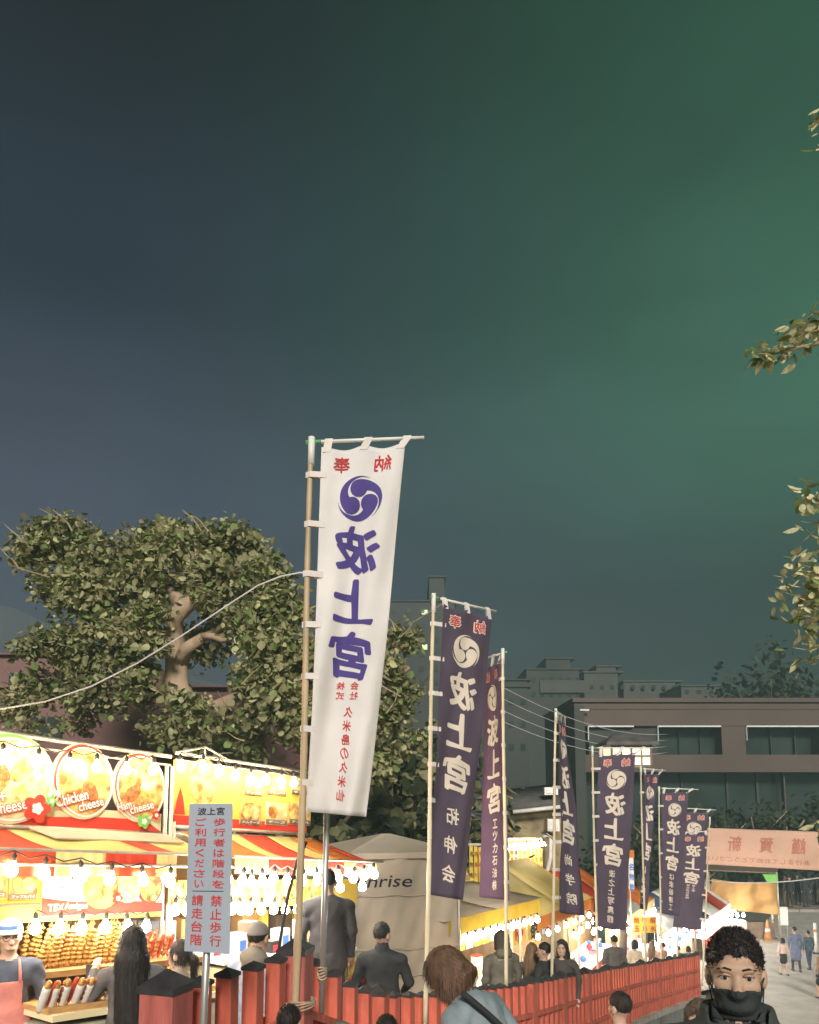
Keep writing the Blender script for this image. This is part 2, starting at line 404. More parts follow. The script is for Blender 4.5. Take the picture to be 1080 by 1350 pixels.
def build_fence():
    f = empty('fence', FP[0] + Vector((0, 0, -FH)))
    tag(f, 'long vermilion wooden picket fence with black pyramid caps beside the stairs', 'fence')
    pk = bar_mesh('picket', 0.098, FH, M('vermilion')); pc = cap_mesh(0.098, 0.042, .008)
    ps = {1: bar_mesh('post', 0.165, FH + 0.03, M('vermilion')), 2: bar_mesh('post', 0.188, FH + 0.03, M('vermilion_dark'))}
    psc = {1: cap_mesh(0.165, 0.07), 2: cap_mesh(0.188, 0.085)}
    posts = [(232, 2), (395, 2), (500, 1), (600, 1), (692, 1), (731, 1), (763, 1), (791, 1), (814, 1), (835, 1), (855, 1), (872, 1), (889, 1), (906, 1)]
    ss = [fence_s(p) for p, _ in posts]
    def place(me, capm, s, dz, extra, nm):
        p, d, sl = fence_at(s); ang = math.atan2(d.y, d.x) + random.uniform(-0.02, 0.02)
        mt = Matrix.Translation(rel(f, p + Vector((0, 0, -FH + dz)))) @ Matrix.Rotation(ang, 4, 'Z') @ Matrix.Rotation(random.uniform(-.008, .008), 4, 'Y')
        o = link(nm, me, f, mt)
        link('cap', capm, o, Matrix.Translation((0, 0, FH + extra)))
    for (px, k), s in zip(posts, ss): place(ps[k], psc[k], s, 0.0, 0.03, 'post')
    # pickets between posts
    segs = list(ss)
    for i in range(len(segs) - 1):
        a, b = segs[i], segs[i + 1]; L = b - a; n = max(2, round(L / (0.30 if b < fence_s(420) else (0.37 if b < fence_s(510) else 0.235))))
        for k in range(1, n):
            place(pk, pc, a + L * k / n, random.uniform(-.008, .008), 0.0, 'picket')
    # rails (three) in runs that follow the slope, just behind the pickets
    for hz in (0.24, 0.62):
        for i in range(len(segs) - 1):
            a, b = segs[i], segs[i + 1]; L = b - a
            k = max(1, int(L / 1.2))
            for j in range(k):
                p0, d0, _ = fence_at(a + L * j / k); p1, d1, _ = fence_at(a + L * (j + 1) / k - 0.003)
                nrm = Vector((-d0.y, d0.x, 0)); z0 = Vector((0, 0, -FH + hz))
                q = []
                for dz in (0, 0.06):
                    q.append([rel(f, p0 + z0 + nrm * 0.052 + Vector((0, 0, dz))), rel(f, p1 + z0 + nrm * 0.052 + Vector((0, 0, dz))), rel(f, p1 + z0 + nrm * 0.085 + Vector((0, 0, dz))), rel(f, p0 + z0 + nrm * 0.085 + Vector((0, 0, dz)))])
                MB().hexa(q[0], q[1]).build('rail', M('vermilion'), f)
                nrm = -nrm; q = []
                for dz in (0.002, 0.058):
                    q.append([rel(f, p0 + z0 + nrm * 0.052 + Vector((0, 0, dz))), rel(f, p1 + z0 + nrm * 0.052 + Vector((0, 0, dz))), rel(f, p1 + z0 + nrm * 0.08 + Vector((0, 0, dz))), rel(f, p0 + z0 + nrm * 0.08 + Vector((0, 0, dz)))])
                MB().hexa(q[0], q[1]).build('rail', M('vermilion'), f)
    # retaining wall under the fence with coping stones
    w = empty('retaining_wall', UV(0, -3.8, 0)); tag(w, 'grey stone retaining wall under the vermilion fence', 'wall')
    mb = MB(); n = 40
    for i in range(n):
        s0, s1 = cum[-1] * i / n, cum[-1] * (i + 1) / n
        p0, d0, _ = fence_at(s0); p1, d1, _ = fence_at(s1)
        def q(p, d, z): nr = Vector((d.y, -d.x, 0)); return [rel(w, Vector((p.x, p.y, z)) + nr * 0.13), rel(w, Vector((p.x, p.y, z)) - nr * 0.22)]
        a0, b0 = q(p0, d0, -0.05); a1, b1 = q(p1, d0, -0.05); c0, e0 = q(p0, d0, p0.z - FH - 0.09); c1, e1 = q(p1, d0, p1.z - FH - 0.09)
        mb.hexa((a0, a1, b1, b0), (c0, c1, e1, e0))
    mb.build('wall_body', M('stone_wall'), w)
    n = 44
    for i in range(n):
        s0, s1 = cum[-1] * i / n, cum[-1] * (i + 1) / n - 0.012
        p0, d0, _ = fence_at(s0); p1, d1, _ = fence_at(s1); nr = Vector((d0.y, -d0.x, 0))
        z0, z1 = p0.z - FH, p1.z - FH
        b4 = [rel(w, Vector((p0.x, p0.y, z0 - .09)) + nr * .17), rel(w, Vector((p1.x, p1.y, z1 - .09)) + nr * .17), rel(w, Vector((p1.x, p1.y, z1 - .09)) - nr * .26), rel(w, Vector((p0.x, p0.y, z0 - .09)) - nr * .26)]
        t4 = [v + Vector((0, 0, 0.088)) for v in b4]
        MB().hexa(b4, t4).build('coping_stone', M('kerb'), w)
build_fence()

# ------------------------------------------------------------------ shrine banners
def tomoe(mb, cx, cy, R_, fn, rot=0.0, mirror=1):
    for k in range(3):
        a0 = rot + k * 2 * math.pi / 3
        rh = 0.385 * R_; rc = 0.47 * R_; n = 30
        def P(x, y): return (cx + mirror * x, cy + y)
        strip = []
        span = R(152)
        for j in range(n + 1):
            t = j / n; ang = a0 - span * (1 - t)                      # tail -> head
            w = min(1, max(0, (t - .35) / .65)); w = w * w * (3 - 2 * w)
            ro = R_ + (rc + rh - R_) * w; ri = ro - 2 * rh * (0.015 + 0.985 * t ** 1.45)
            strip.append((P(ro * math.cos(ang), ro * math.sin(ang)), P(ri * math.cos(ang), ri * math.sin(ang))))
        vs = []; fs = []
        for a, b in strip: vs += [fn(a[0], a[1], 0.004), fn(*[(a[q] + b[q]) / 2 for q in (0, 1)], 0.004), fn(b[0], b[1], 0.004)]
        for j in range(n):
            fs += [(3 * j, 3 * j + 1, 3 * j + 4, 3 * j + 3), (3 * j + 1, 3 * j + 2, 3 * j + 5, 3 * j + 4)]
        mb.add(vs, fs)
        hc = (math.cos(a0) * rc, math.sin(a0) * rc); vs = [fn(*P(*hc), 0.0055)]; m = 28; fs = []
        for rr in (0.5, 1.0):
            for j in range(m):
                q = 2 * math.pi * j / m; vs.append(fn(*P(hc[0] + rh * rr * math.cos(q), hc[1] + rh * rr * math.sin(q)), 0.0055))
        for j in range(m): fs.append((0, 1 + j, 1 + (j + 1) % m)); fs.append((1 + j, 1 + m + j, 1 + m + (j + 1) % m, 1 + (j + 1) % m))
        mb.add(vs, fs)

def banner(label, pole, bar, TL, TR, BL, BR, H, W, white=False, violet=False, mirror=True, sub='', sub2=None, wave=(0.02, 1.5, 0.0),
           pole_r=0.02, loops=7, pole_right=False, head=0.0, crest=True, steel=False, grp='shrine banners tied along the fence'):
    """pole, bar: ((px,py,d),(px,py,d)); corners (px,py,d); text laid in cloth coordinates x in [0,W], y in [-H,0]"""
    p_top = S(*pole[0]); p_bot = S(*pole[1])
    root = empty('banner', p_bot); tag(root, label, 'banner', grp)
    mb = MB(); k = 9; pts = []; rad = []
    for i in range(k * 3 + 1):
        t = i / (k * 3); p = p_bot.lerp(p_top, t); p = p + Vector((0.006 * math.sin(7 * t + W * 9), 0, 0))
        pts.append(rel(root, p)); rad.append(pole_r * (1.12 - 0.3 * t) * (1.14 if i % 3 == 0 else 1.0))
    mb.tube(pts, rad, 10); mb.build('pole', M('bamboo_pale' if not white else 'bamboo'), root, True)
    b0, b1 = S(*bar[0]), S(*bar[1]); mb = MB(); mb.tube([rel(root, b0), rel(root, b0.lerp(b1, .5)), rel(root, b1)], pole_r * 0.62, 8)
    ob = mb.build('crossbar', M('white_pipe'), root, True)
    mb = MB(); mb.tube([rel(root, b0.lerp(b1, -0.03)), rel(root, b0.lerp(b1, .1))], pole_r * 0.72, 8); mb.build('tape', M('tape_green'), ob, True)
    mb = MB(); q = p_top + (p_bot - p_top).normalized() * 0.02; mb.tube([rel(root, q + Vector((0, 0, 0.04))), rel(root, q - Vector((0, 0, .16)))], pole_r * 1.12, 8); mb.build('joint', M('white_pipe'), root, True)
    c = [S(*x) for x in (TL, TR, BL, BR)]
    nrm = (c[1] - c[0]).cross(c[2] - c[0]).normalized()
    if nrm.dot(CAM - c[0]) < 0: nrm = -nrm
    A, fq, ph = wave
    def fn(x, y, lift=0.0):
        a = min(1.02, max(-0.02, x / W)); v = min(1.02, max(-.02, -y / H))
        top = c[0].lerp(c[1], a) - Vector((0, 0, 1)) * 0.014 * abs(math.sin(2 * math.pi * a)) * max(0, 1 - 12 * v) * 2
        p = top.lerp(c[2].lerp(c[3], a), v)
        g = min(1, v * 1.4 + 0.12)
        w = A * g * math.sin(2 * math.pi * (fq * a + ph + 0.22 * v)) + 0.35 * A * math.sin(2 * math.pi * (2.3 * a + 1.6 * v + ph))
        w += 0.35 * A * g * math.sin(2 * math.pi * (0.3 * a + 2.2 * v))
        p = p + nrm * (w + lift)
        p.x += 0.02 * math.sin(3.1 * v + ph * 5) * (1 if W > .3 else .5) * v
        return rel(root, p)
    nx, ny = 34, 70; vs = []; fs = []
    for j in range(ny + 1):
        for i in range(nx + 1): vs.append(fn(W * i / nx, -H * j / ny))
    for j in range(ny):
        for i in range(nx):
            a = j * (nx + 1) + i; fs.append((a, a + 1, a + nx + 2, a + nx + 1))
    cl = MB().add(vs, fs).build('cloth', M('cloth_white' if white else ('cloth_violet' if violet else 'cloth_purple')), root, True)
    sm = cl.modifiers.new('thick', 'SOLIDIFY'); sm.thickness = 0.0016; sm.offset = -1 if True else 0
    # hem lines
    for (x0, x1) in ((0.0, 0.012), (W - 0.012, W)):
        mb = MB()
        for j in range(ny):
            y0, y1 = -H * j / ny, -H * (j + 1) / ny
            mb.quad(fn(x0, y0, .003), fn(x1, y0, .003), fn(x1, y1, .003), fn(x0, y1, .003))
        mb.build('hem', M('cloth_loop' if white else ('cloth_violet' if violet else 'cloth_purple')), cl)
    # text
    ink = M('ink_purple' if white else 'ink_cream'); X = W / 2
    mx = -1 if mirror else 1
    if mirror is not None:
        hy = -0.05 * H + (head if crest else 0)
        for ch, sx in (('奉', 1), ('納', -1)):
            cxx = X + mx * sx * W * 0.25
            if not white:
                mb = MB(); put_text(mb, ch, 0.05, cxx, hy, W * .245, W * .26, fn, mirror, L=.032, lift=0.004); mb.build('lettering_border', M('ink_cream'), cl)
            mb = MB(); put_text(mb, ch, 0.012, cxx, hy, W * .205, W * .22, fn, mirror, L=.032, lift=0.007); mb.build('lettering', M('ink_red'), cl)
        mb = MB(); crest and tomoe(mb, X, -0.152 * H + head, W * 0.275, fn, R(100), mx * -1 if False else (1 if mirror else -1)); crest and mb.build('crest', ink, cl)
        for ch, yy in (('波', 0.295), ('上', 0.440), ('宮', 0.585)):
            mb = MB(); put_text(mb, ch, BIG, X, -yy * H + head, W * 0.58, H * 0.122, fn, mirror, brush=0.45, L=.032, lift=0.0055)
            mb.build('character', ink, cl)
        n = len(sub); mb = MB(); y0 = (0.68 if n < 5 else 0.665) if not white else 0.715; y1 = 0.97
        st = (y1 - y0) / max(n, 1)
        for i, ch in enumerate(sub):
            put_text(mb, ch, 0.018, X + (0 if not white else 0.02), -(y0 + st * (i + 0.5)) * H + head, W * min(.27, st * H / W * .8), H * min(0.055, st * 0.78), fn, mirror, brush=0.4, L=.032, lift=0.0055)
        if sub2:
            for col, s2 in enumerate(sub2):
                for i, ch in enumerate(s2):
                    put_text(mb, ch, 0.018, X + mx * (0.06 - 0.12 * col) * (W / .6), -((0.665 if not white else 0.664) + .026 * i) * H + head, W * .12, H * .021, fn, mirror, L=.032, lift=0.0055)
        if mb.v: tag(mb.build('lettering', M('ink_red') if white else ink, cl), kind='stuff')
    # loops: on the crossbar and down the pole
    for a in (0.06, 0.5, 0.94):
        p = Vector(fn(W * a, -0.035)); t = b0.lerp(b1, (a * 0.78 + 0.12) if bar[0][0] < bar[1][0] else 1 - (a * .78 + .12)) if True else None
        mb = MB(); q = rel(root, t); up = (q - p); wv = rel(root, b1) - rel(root, b0); wv = wv.normalized() * 0.028
        n1 = nrm * 0.016
        mb.quad(p - wv + nrm * .005, p + wv + nrm * .005, q + wv + n1, q - wv + n1)
        mb.quad(q - wv + n1, q + wv + n1, q + wv + Vector((0, 0, .022)), q - wv + Vector((0, 0, .022)))
        mb.quad(q - wv + Vector((0, 0, .022)), q + wv + Vector((0, 0, .022)), p + wv - nrm * .012, p - wv - nrm * .012)
        mb.build('loop', M('cloth_loop'), cl)
    ex = W if pole_right else 0
    for i in range(loops):
        v = (i + 0.6) / loops * 0.98
        p = Vector(fn(ex - 0.045 if pole_right else 0.045, -H * v)); e = Vector(fn(ex, -H * v))
        tt = None
        for w_ in pts:
            if tt is None or abs(w_.z - e.z) < abs(tt.z - e.z): tt = w_
        tt = Vector((tt.x, tt.y, e.z)); dr = (tt - e); dr.z = 0
        if dr.length < 1e-4: continue
        dr = dr.normalized(); far = tt + dr * (pole_r + .008); hh = Vector((0, 0, 0.021)); fr = nrm * (pole_r + 0.006)
        mb = MB()
        mb.quad(p - hh + nrm * .005, tt - hh + fr, tt + hh + fr, p + hh + nrm * .005); mb.quad(tt - hh + fr, far - hh, far + hh, tt + hh + fr)
        mb.quad(far - hh, tt - hh - fr, tt + hh - fr, far + hh); mb.quad(tt - hh - fr, e - hh - nrm * .01, e + hh - nrm * .01, tt + hh - fr)
        mb.build('loop', M('cloth_loop'), cl)
    return root

banner('tall white banner with purple crest and purple brush lettering', ((411, 580, 5.5), (390, 1345, 5.45)), ((408, 583, 5.5), (559, 577, 5.62)),
       (424, 590, 5.52), (534, 584, 5.6), (404, 1070, 5.5), (484, 1077, 5.62), 2.5, 0.58, white=True, sub='久米島の久米仙', sub2=('株式', '会社'), wave=(0.036, 1.4, 0.05), pole_r=0.022)
banner('dark purple banner with three spaced small characters at its foot', ((572, 785, 7.9), (561, 1350, 7.85)), ((571, 787, 7.9), (654, 806, 8.4)),
       (584, 796, 7.92), (649, 812, 8.38), (565, 1179, 7.9), (614, 1187, 8.2), 2.85, 0.62, sub='拓伸会', wave=(0.018, 1.2, 0.3), loops=8)
banner('lighter violet banner hung left of its pole with text reading the right way round', ((663, 857, 9.9), (668, 1300, 9.85)), ((667, 860, 9.9), (636, 869, 10.5)),
       (639, 880, 10.5), (659, 870, 9.95), (634, 1183, 10.3), (673, 1187, 9.95), 2.95, 0.62, violet=True, mirror=False, sub='エッカ石油株', wave=(0.010, 1.2, 0.1), loops=7, pole_right=True)
banner('dark purple banner turned almost edge-on to the stairs', ((733, 936, 11.8), (728, 1290, 11.8)), ((733, 938, 11.8), (746, 946, 12.5)),
       (735, 946, 11.85), (744, 953, 12.4), (738, 1203, 11.85), (772, 1208, 12.15), 2.9, 0.6, sub='尚学院', wave=(0.03, 1.1, 0.2), loops=7)
banner('broad dark purple banner with six small characters in front of the wooden lantern', ((781, 985, 14.5), (789, 1330, 14.4)), ((779, 986, 14.5), (861, 986, 14.7)),
       (789, 995, 14.5), (838, 992, 14.6), (784, 1222, 14.5), (826, 1227, 14.6), 3.1, 0.66, sub='波之上写真館', wave=(0.016, 1.3, 0.4), loops=7)
banner('narrow dark purple banner twisted and blown inwards at its foot', ((845, 1011, 18), (852, 1312, 17.9)), ((844, 1013, 18), (878, 1016, 18.6)),
       (849, 1019, 18), (868, 1019, 18.5), (841, 1196, 18), (851, 1201, 18.2), 3.05, 0.6, sub='は城電工', wave=(0.05, 1.4, 0.0), loops=4)
banner('small dark purple banner on a long crossbar between two other banners', ((869, 1038, 19.6), (872, 1300, 19.5)), ((867, 1039, 19.6), (921, 1041, 19.8)),
       (873, 1044, 19.6), (908, 1043, 19.7), (872, 1204, 19.6), (896, 1208, 19.7), 3.0, 0.62, sub='はま設建工', wave=(0.018, 1.3, 0.6), loops=5)
banner('farthest dark purple banner with its crest half hidden', ((893, 1064, 22.0), (893, 1290, 22)), ((891, 1065, 22), (944, 1068, 22.2)),
       (897, 1070, 22), (934, 1070, 22.1), (896, 1220, 22), (926, 1220, 22.1), 3.05, 0.66, sub='有限', wave=(0.016, 1.3, 0.2), loops=4)
banner('dark purple banner hung left of a white pole with two columns of small characters', ((936, 1078, 21.4), (926, 1300, 21.2)), ((936, 1096, 21.4), (899, 1098, 21.6)),
       (899, 1100, 21.5), (933, 1099, 21.4), (888, 1222, 21.5), (925, 1227, 21.3), 2.55, 0.64, sub='', sub2=('株式会社有限', '波上宮'), wave=(0.014, 1.3, 0.2), loops=4, pole_right=True, head=0.30, crest=False)

# bare steel pipe tied to the fence under the white banner
def steel_pole():
    b, t = S(424, 1335, 5.9), S(431, 1072, 5.9)
    o = empty('pole', b); tag(o, 'bare grey steel pipe standing under the white banner', 'pole')
    MB().tube([rel(o, b), rel(o, b.lerp(t, .5)), rel(o, t)], 0.021, 12).build('pipe', M('steel'), o, True)
    mb = MB()
    for k in range(5):
        z = 0.05 + k * .018; n = 14
        mb.tube([rel(o, b) + Vector((0.03 * math.cos(6.3 * i / n), 0.03 * math.sin(6.3 * i / n), z + .18 + 0.006 * math.sin(i + k))) for i in range(n + 1)], 0.006, 5)
    mb.build('rope', M('rope'), o)
    b = S(391, 1325, 5.42); mb = MB()
    o = empty('rope', b); tag(o, 'frayed pale rope tying the bamboo pole to the tall fence post', 'rope')
    for k in range(4):
        n = 18; mb.tube([Vector((0.112 * math.cos(6.3 * i / n), 0.125 * math.sin(6.3 * i / n) + .10, (k - 2) * .012 + .008 * math.sin(i * .8 + k))) for i in range(n + 1)], 0.0042, 5)
    for k in range(10):
        a = random.uniform(-1, 1); e = Vector((-0.03 - random.random() * .05, -.035, a * .05)); mb.tube([Vector((-.015, -.03, 0)), e * .6 + Vector((0, -.01, .012)), e], [.004, .004, .0015], 5)
    mb.build('knot', M('rope'), o)
steel_pole()

# ------------------------------------------------------------------ grey notice on a post
def notice():
    d = 4.05; TL, TR, BL, BR = S(250, 1060, d), S(307, 1059, d + .05), S(243, 1254, d), S(303, 1258, d + .05)
    o = empty('notice_sign', S(268, 1350, d)); tag(o, 'tall narrow grey notice with red Japanese and Chinese writing on a post', 'sign')
    nr = (TR - TL).cross(BL - TL).normalized(); nr = nr if nr.dot(CAM - TL) > 0 else -nr
    W, H = 1.0, 1.0
    def fn(x, y, l=0.0): return rel(o, (TL.lerp(TR, x)).lerp(BL.lerp(BR, x), -y) + nr * l)
    b4 = [fn(0, -1, -.012), fn(1, -1, -.012), fn(1, 0, -.012), fn(0, 0, -.012)]; t4 = [fn(0, -1), fn(1, -1), fn(1, 0), fn(0, 0)]
    bd = MB().hexa(b4, t4).build('board', M('sign_grey'), o)
    mb = MB(); put_text(mb, '波上宮', 0.012, .5, -.052, .62, .052, fn, lift=.003); mb.build('lettering', M('ink_black'), bd)
    mb = MB()
    for i, ch in enumerate('歩行者は階段を'): put_text(mb, ch, .011, .70, -.125 - i * .07, .27 if ch != 'は' else .24, .052, fn, lift=.003)
    for i, ch in enumerate('ご利用ください'): put_text(mb, ch, .011, .27, -.125 - i * .07, .25 if ch not in 'くだい' else .2, .052, fn, lift=.003)
    for i, ch in enumerate('禁止歩行'): put_text(mb, ch, .011, .67, -.655 - i * .088, .25, .072, fn, lift=.003)
    for i, ch in enumerate('請走台階'): put_text(mb, ch, .011, .25, -.655 - i * .088, .25, .072, fn, lift=.003)
    tag(mb.build('lettering', M('ink_red'), bd), kind='stuff')
    mb = MB(); mb.quad(fn(.13, -.597, .003), fn(.83, -.592, .003), fn(.83, -.588, .003), fn(.13, -.593, .003)); mb.build('rule', M('ink_black'), bd)
    a, b = S(268, 1352, d + .07), S(281, 1075, d + .09)
    MB().tube([rel(o, a - (b - a) * .9), rel(o, a), rel(o, b)], 0.019, 12).build('post', M('steel'), o, True)
notice()
# ------------------------------------------------------------------ food stalls
BULB_L = 62.0
mat('bulb_glow', (1, 0.93, 0.8), 0.3, 0.0, emit=(1.0, 0.80, 0.50), estr=BULB_L * 0.9)
mat('bulb_white', (1, 1, 1), 0.3, 0.0, emit=(1.0, 0.93, 0.82), estr=BULB_L * 0.9)
mat('bulb_far', (1, 1, 1), 0.3, 0.0, emit=(1.0, 0.95, 0.88), estr=BULB_L * 2.4)
mat('socket', (0.05, 0.045, 0.04), 0.5, 0.2, 20)
mat('yellow_board', (0.80, 0.56, 0.09), 0.6, 0.12, 3.0)
mat('yellow_tarp', (0.85, 0.73, 0.33), 0.55, 0.10, 2.0, trans=0.45, bump=0.15, bscale=6)
mat('red_tarp', (0.62, 0.07, 0.035), 0.55, 0.15, 2.0, trans=0.25, bump=0.15, bscale=6)
mat('orange_tarp', (0.72, 0.25, 0.05), 0.6, 0.15, 2.0, trans=0.3, bump=0.2, bscale=6)
mat('beige_tarp', (0.58, 0.49, 0.38), 0.7, 0.14, 1.2, trans=0.2, bump=0.2, bscale=5)
mat('blue_tarp', (0.10, 0.16, 0.30), 0.7, 0.2, 2.0, trans=0.2)
mat('grey_tarp', (0.22, 0.23, 0.25), 0.7, 0.2, 2.0, trans=0.1)
mat('white_tarp', (0.78, 0.76, 0.72), 0.6, 0.06, 2.0, trans=0.3)
mat('red_paint', (0.66, 0.055, 0.035), 0.5, 0.1, 3.0)
mat('cream_paint', (0.82, 0.70, 0.42), 0.5, 0.08, 3.0)
mat('white_paint', (0.80, 0.78, 0.74), 0.5, 0.05, 3.0)
mat('green_paint', (0.18, 0.50, 0.10), 0.5, 0.1, 6.0)
mat('brown_board', (0.20, 0.14, 0.10), 0.7, 0.25, 4.0)
mat('wood_tray', (0.52, 0.30, 0.12), 0.6, 0.2, 6.0, stretch=(1, 1, 4))
mat('food_a', (0.62, 0.22, 0.06), 0.6, 0.5, 9.0, col2=(0.85, 0.62, 0.22), sharp=0.14, detail=6)
mat('food_b', (0.42, 0.13, 0.05), 0.6, 0.4, 14.0, col2=(0.80, 0.50, 0.16), sharp=0.16, detail=6)
mat('food_c', (0.78, 0.48, 0.12), 0.6, 0.3, 12.0, col2=(0.86, 0.74, 0.45), sharp=0.2, detail=6)
mat('crust', (0.55, 0.24, 0.06), 0.5, 0.4, 30.0, col2=(0.78, 0.46, 0.12), bump=0.5, bscale=80)
mat('meat', (0.30, 0.09, 0.035), 0.45, 0.4, 30.0, col2=(0.56, 0.20, 0.06), bump=0.5, bscale=80)
mat('fries', (0.80, 0.52, 0.13), 0.5, 0.2, 20.0, bump=0.2)
mat('sausage', (0.50, 0.07, 0.035), 0.35, 0.25, 12.0)
mat('paper', (0.82, 0.80, 0.74), 0.7, 0.06, 6.0, trans=0.2)
mat('menu_yellow', (0.82, 0.62, 0.10), 0.7, 0.1, 5.0, trans=0.25)
mat('frame_steel', (0.55, 0.50, 0.42), 0.4, 0.2, 8.0, metal=0.4)
mat('counter', (0.42, 0.40, 0.30), 0.6, 0.2, 4.0)
mat('interior', (0.55, 0.33, 0.12), 0.7, 0.25, 3.0)
mat('plastic_white', (0.75, 0.75, 0.74), 0.4, 0.08, 6.0)
mat('toy_red', (0.6, 0.05, 0.06), 0.4, 0.2, 8.0); mat('toy_blue', (0.08, 0.2, 0.55), 0.4, 0.2, 8.0)
mat('toy_pink', (0.75, 0.35, 0.45), 0.4, 0.2, 8.0)

def bulb_meshes():
    g = MB(); prof = [(0, .0), (.018, -.004), (.024, -.03), (.042, -.062), (.046, -.085), (.036, -.112), (.015, -.126), (0, -.129)]
    n = 10
    for a, b in zip(prof[1:-1], prof[2:-1]): pass
    vs = []; fs = []
    for r, z in prof[1:-1]:
        for j in range(n): t = 6.2832 * j / n; vs.append((r * math.cos(t), r * math.sin(t), z))
    k = len(prof) - 2
    for i in range(k - 1):
        for j in range(n): fs.append((i * n + j, (i + 1) * n + j, (i + 1) * n + (j + 1) % n, i * n + (j + 1) % n))
    vs.append((0, 0, prof[-1][1])); fs += [((k - 1) * n + j, k * n, (k - 1) * n + (j + 1) % n) for j in range(n)]
    g.add(vs, fs)
    s = MB(); s.tube([(0, 0, .06), (0, 0, .045), (0, 0, .04), (0, 0, -.006)], [.006, .012, .021, .021], 8)
    return g, s.mesh('socket', M('socket'), True)
_g, SOCK = bulb_meshes()
BULB = {'w': _g.mesh('bulb', M('bulb_glow'), True), 'c': _g.mesh('bulb', M('bulb_white'), True), 'f': _g.mesh('bulb', M('bulb_far'), True)}
def light_string(label, pts, kind='w', sag=0.04, scale=1.0, drop=0.07, grp='strings of bare bulbs on the food stalls', wire='wire_dark', top=None):
    "pts: socket positions in world space; the cable runs just above them"
    o = empty('light_string', pts[0]); tag(o, label, 'string lights', grp)
    cab = []
    for i, p in enumerate(pts):
        q = Vector(p) + Vector((0, 0, drop * scale)); cab.append(rel(o, q))
        if i < len(pts) - 1: cab.append(rel(o, q.lerp(Vector(pts[i + 1]) + Vector((0, 0, drop * scale)), .5) - Vector((0, 0, sag))))
    MB().tube(cab, 0.006, 5).build('cable', M(wire), o, True)
    for p in pts:
        mt = Matrix.Translation(rel(o, p)) @ Matrix.Rotation(random.uniform(-.15, .15), 4, 'X') @ Matrix.Rotation(random.uniform(-.15, .15), 4, 'Y') @ Matrix.Scale(scale, 4)
        b = link('bulb', BULB[kind], o, mt)
        link('socket', SOCK, b)
    return o

class Row:
    "stall-row frame: t along the fronts, n out towards the path, z height (row slopes gently down)"
    def __init__(s, px, d, ang, slope): 
        s.O = Vector((at_x(px, d), d, 0)); s.e = Vector((math.sin(ang), math.cos(ang), 0)); s.nv = Vector((math.cos(ang), -math.sin(ang), 0)); s.k = slope
    def T(s, t, n, z): p = s.O + s.e * t + s.nv * n; return Vector((p.x, p.y, z - s.k * t))
    def K(s, px, py, n):
        r = ray(px, py); q = (s.nv.dot(s.O) + n - s.nv.dot(CAM)) / s.nv.dot(r); P = CAM + r * q; t = (P - s.O).dot(s.e)
        return t, P.z + s.k * t
ROW = Row(180, 8.2, R(35.8), 0.077); T, K = ROW.T, ROW.K
def KP(px, py, n): t, z = K(px, py, n); return T(t, n, z)

def ellipse(cx, cz, rx, rz, n=32, a0=0, a1=2 * math.pi, rot=0):
    out = []
    for i in range(n):
        a = a0 + (a1 - a0) * i / (n if abs(a1 - a0 - 2 * math.pi) < 1e-6 else n - 1); x, y = rx * math.cos(a), rz * math.sin(a)
        out.append((cx + x * math.cos(rot) - y * math.sin(rot), cz + x * math.sin(rot) + y * math.cos(rot)))
    return out
def plate(parent, name, poly, n, th, m, base=None):
    "flat cut-out in the row plane (t,z outline) at offset n with thickness th"
    b = base
    if b is None:
        q = parent
        while q.parent: q = q.parent
        b = Vector(q.location)
    return MB().prism(poly, lambda x, y, h: T(x, n + h, y) - b, th).build(name, M(m), parent)
def rect(t0, t1, z0, z1): return [(t0, z0), (t1, z0), (t1, z1), (t0, z1)]
def flower(parent, c, r, n, m, base):
    poly = []
    for i in range(40):
        a = 2 * math.pi * i / 40; rr = r * (0.62 + 0.38 * abs(math.cos(2.5 * a))); poly.append((c[0] + rr * math.cos(a), c[1] + rr * math.sin(a)))
    f = MB().prism(poly, lambda x, y, h: T(x, n + h, y) - base, 0.012).build('flower', M(m), parent)
    poly = []
    for i in range(30):
        a = 2 * math.pi * i / 30 + .3; rr = r * .42 * (0.7 + 0.3 * abs(math.cos(2.5 * a))); poly.append((c[0] + rr * math.cos(a), c[1] + rr * math.sin(a)))
    MB().prism(poly, lambda x, y, h: T(x, n + .0125 + h, y) - base, 0.006).build('flower_centre', M('white_paint'), f)
def text_on(parent, s, c, w, h, n, base, ink='white_paint', border='red_paint', rot=0.0, o1=0.02, o2=0.065, skew=0):
    fn = lambda x, y, l: T(x, n + l, y) - base
    if border:
        mb = MB(); put_text(mb, s, o2, c[0], c[1], w * 1.07, h * 1.18, fn, rot=rot, L=9, lift=0.002); tag(mb.build('lettering_border', M(border), parent), kind='stuff')
    mb = MB(); put_text(mb, s, o1, c[0], c[1], w, h, fn, rot=rot, L=9, lift=0.005); tag(mb.build('lettering', M(ink), parent), kind='stuff')
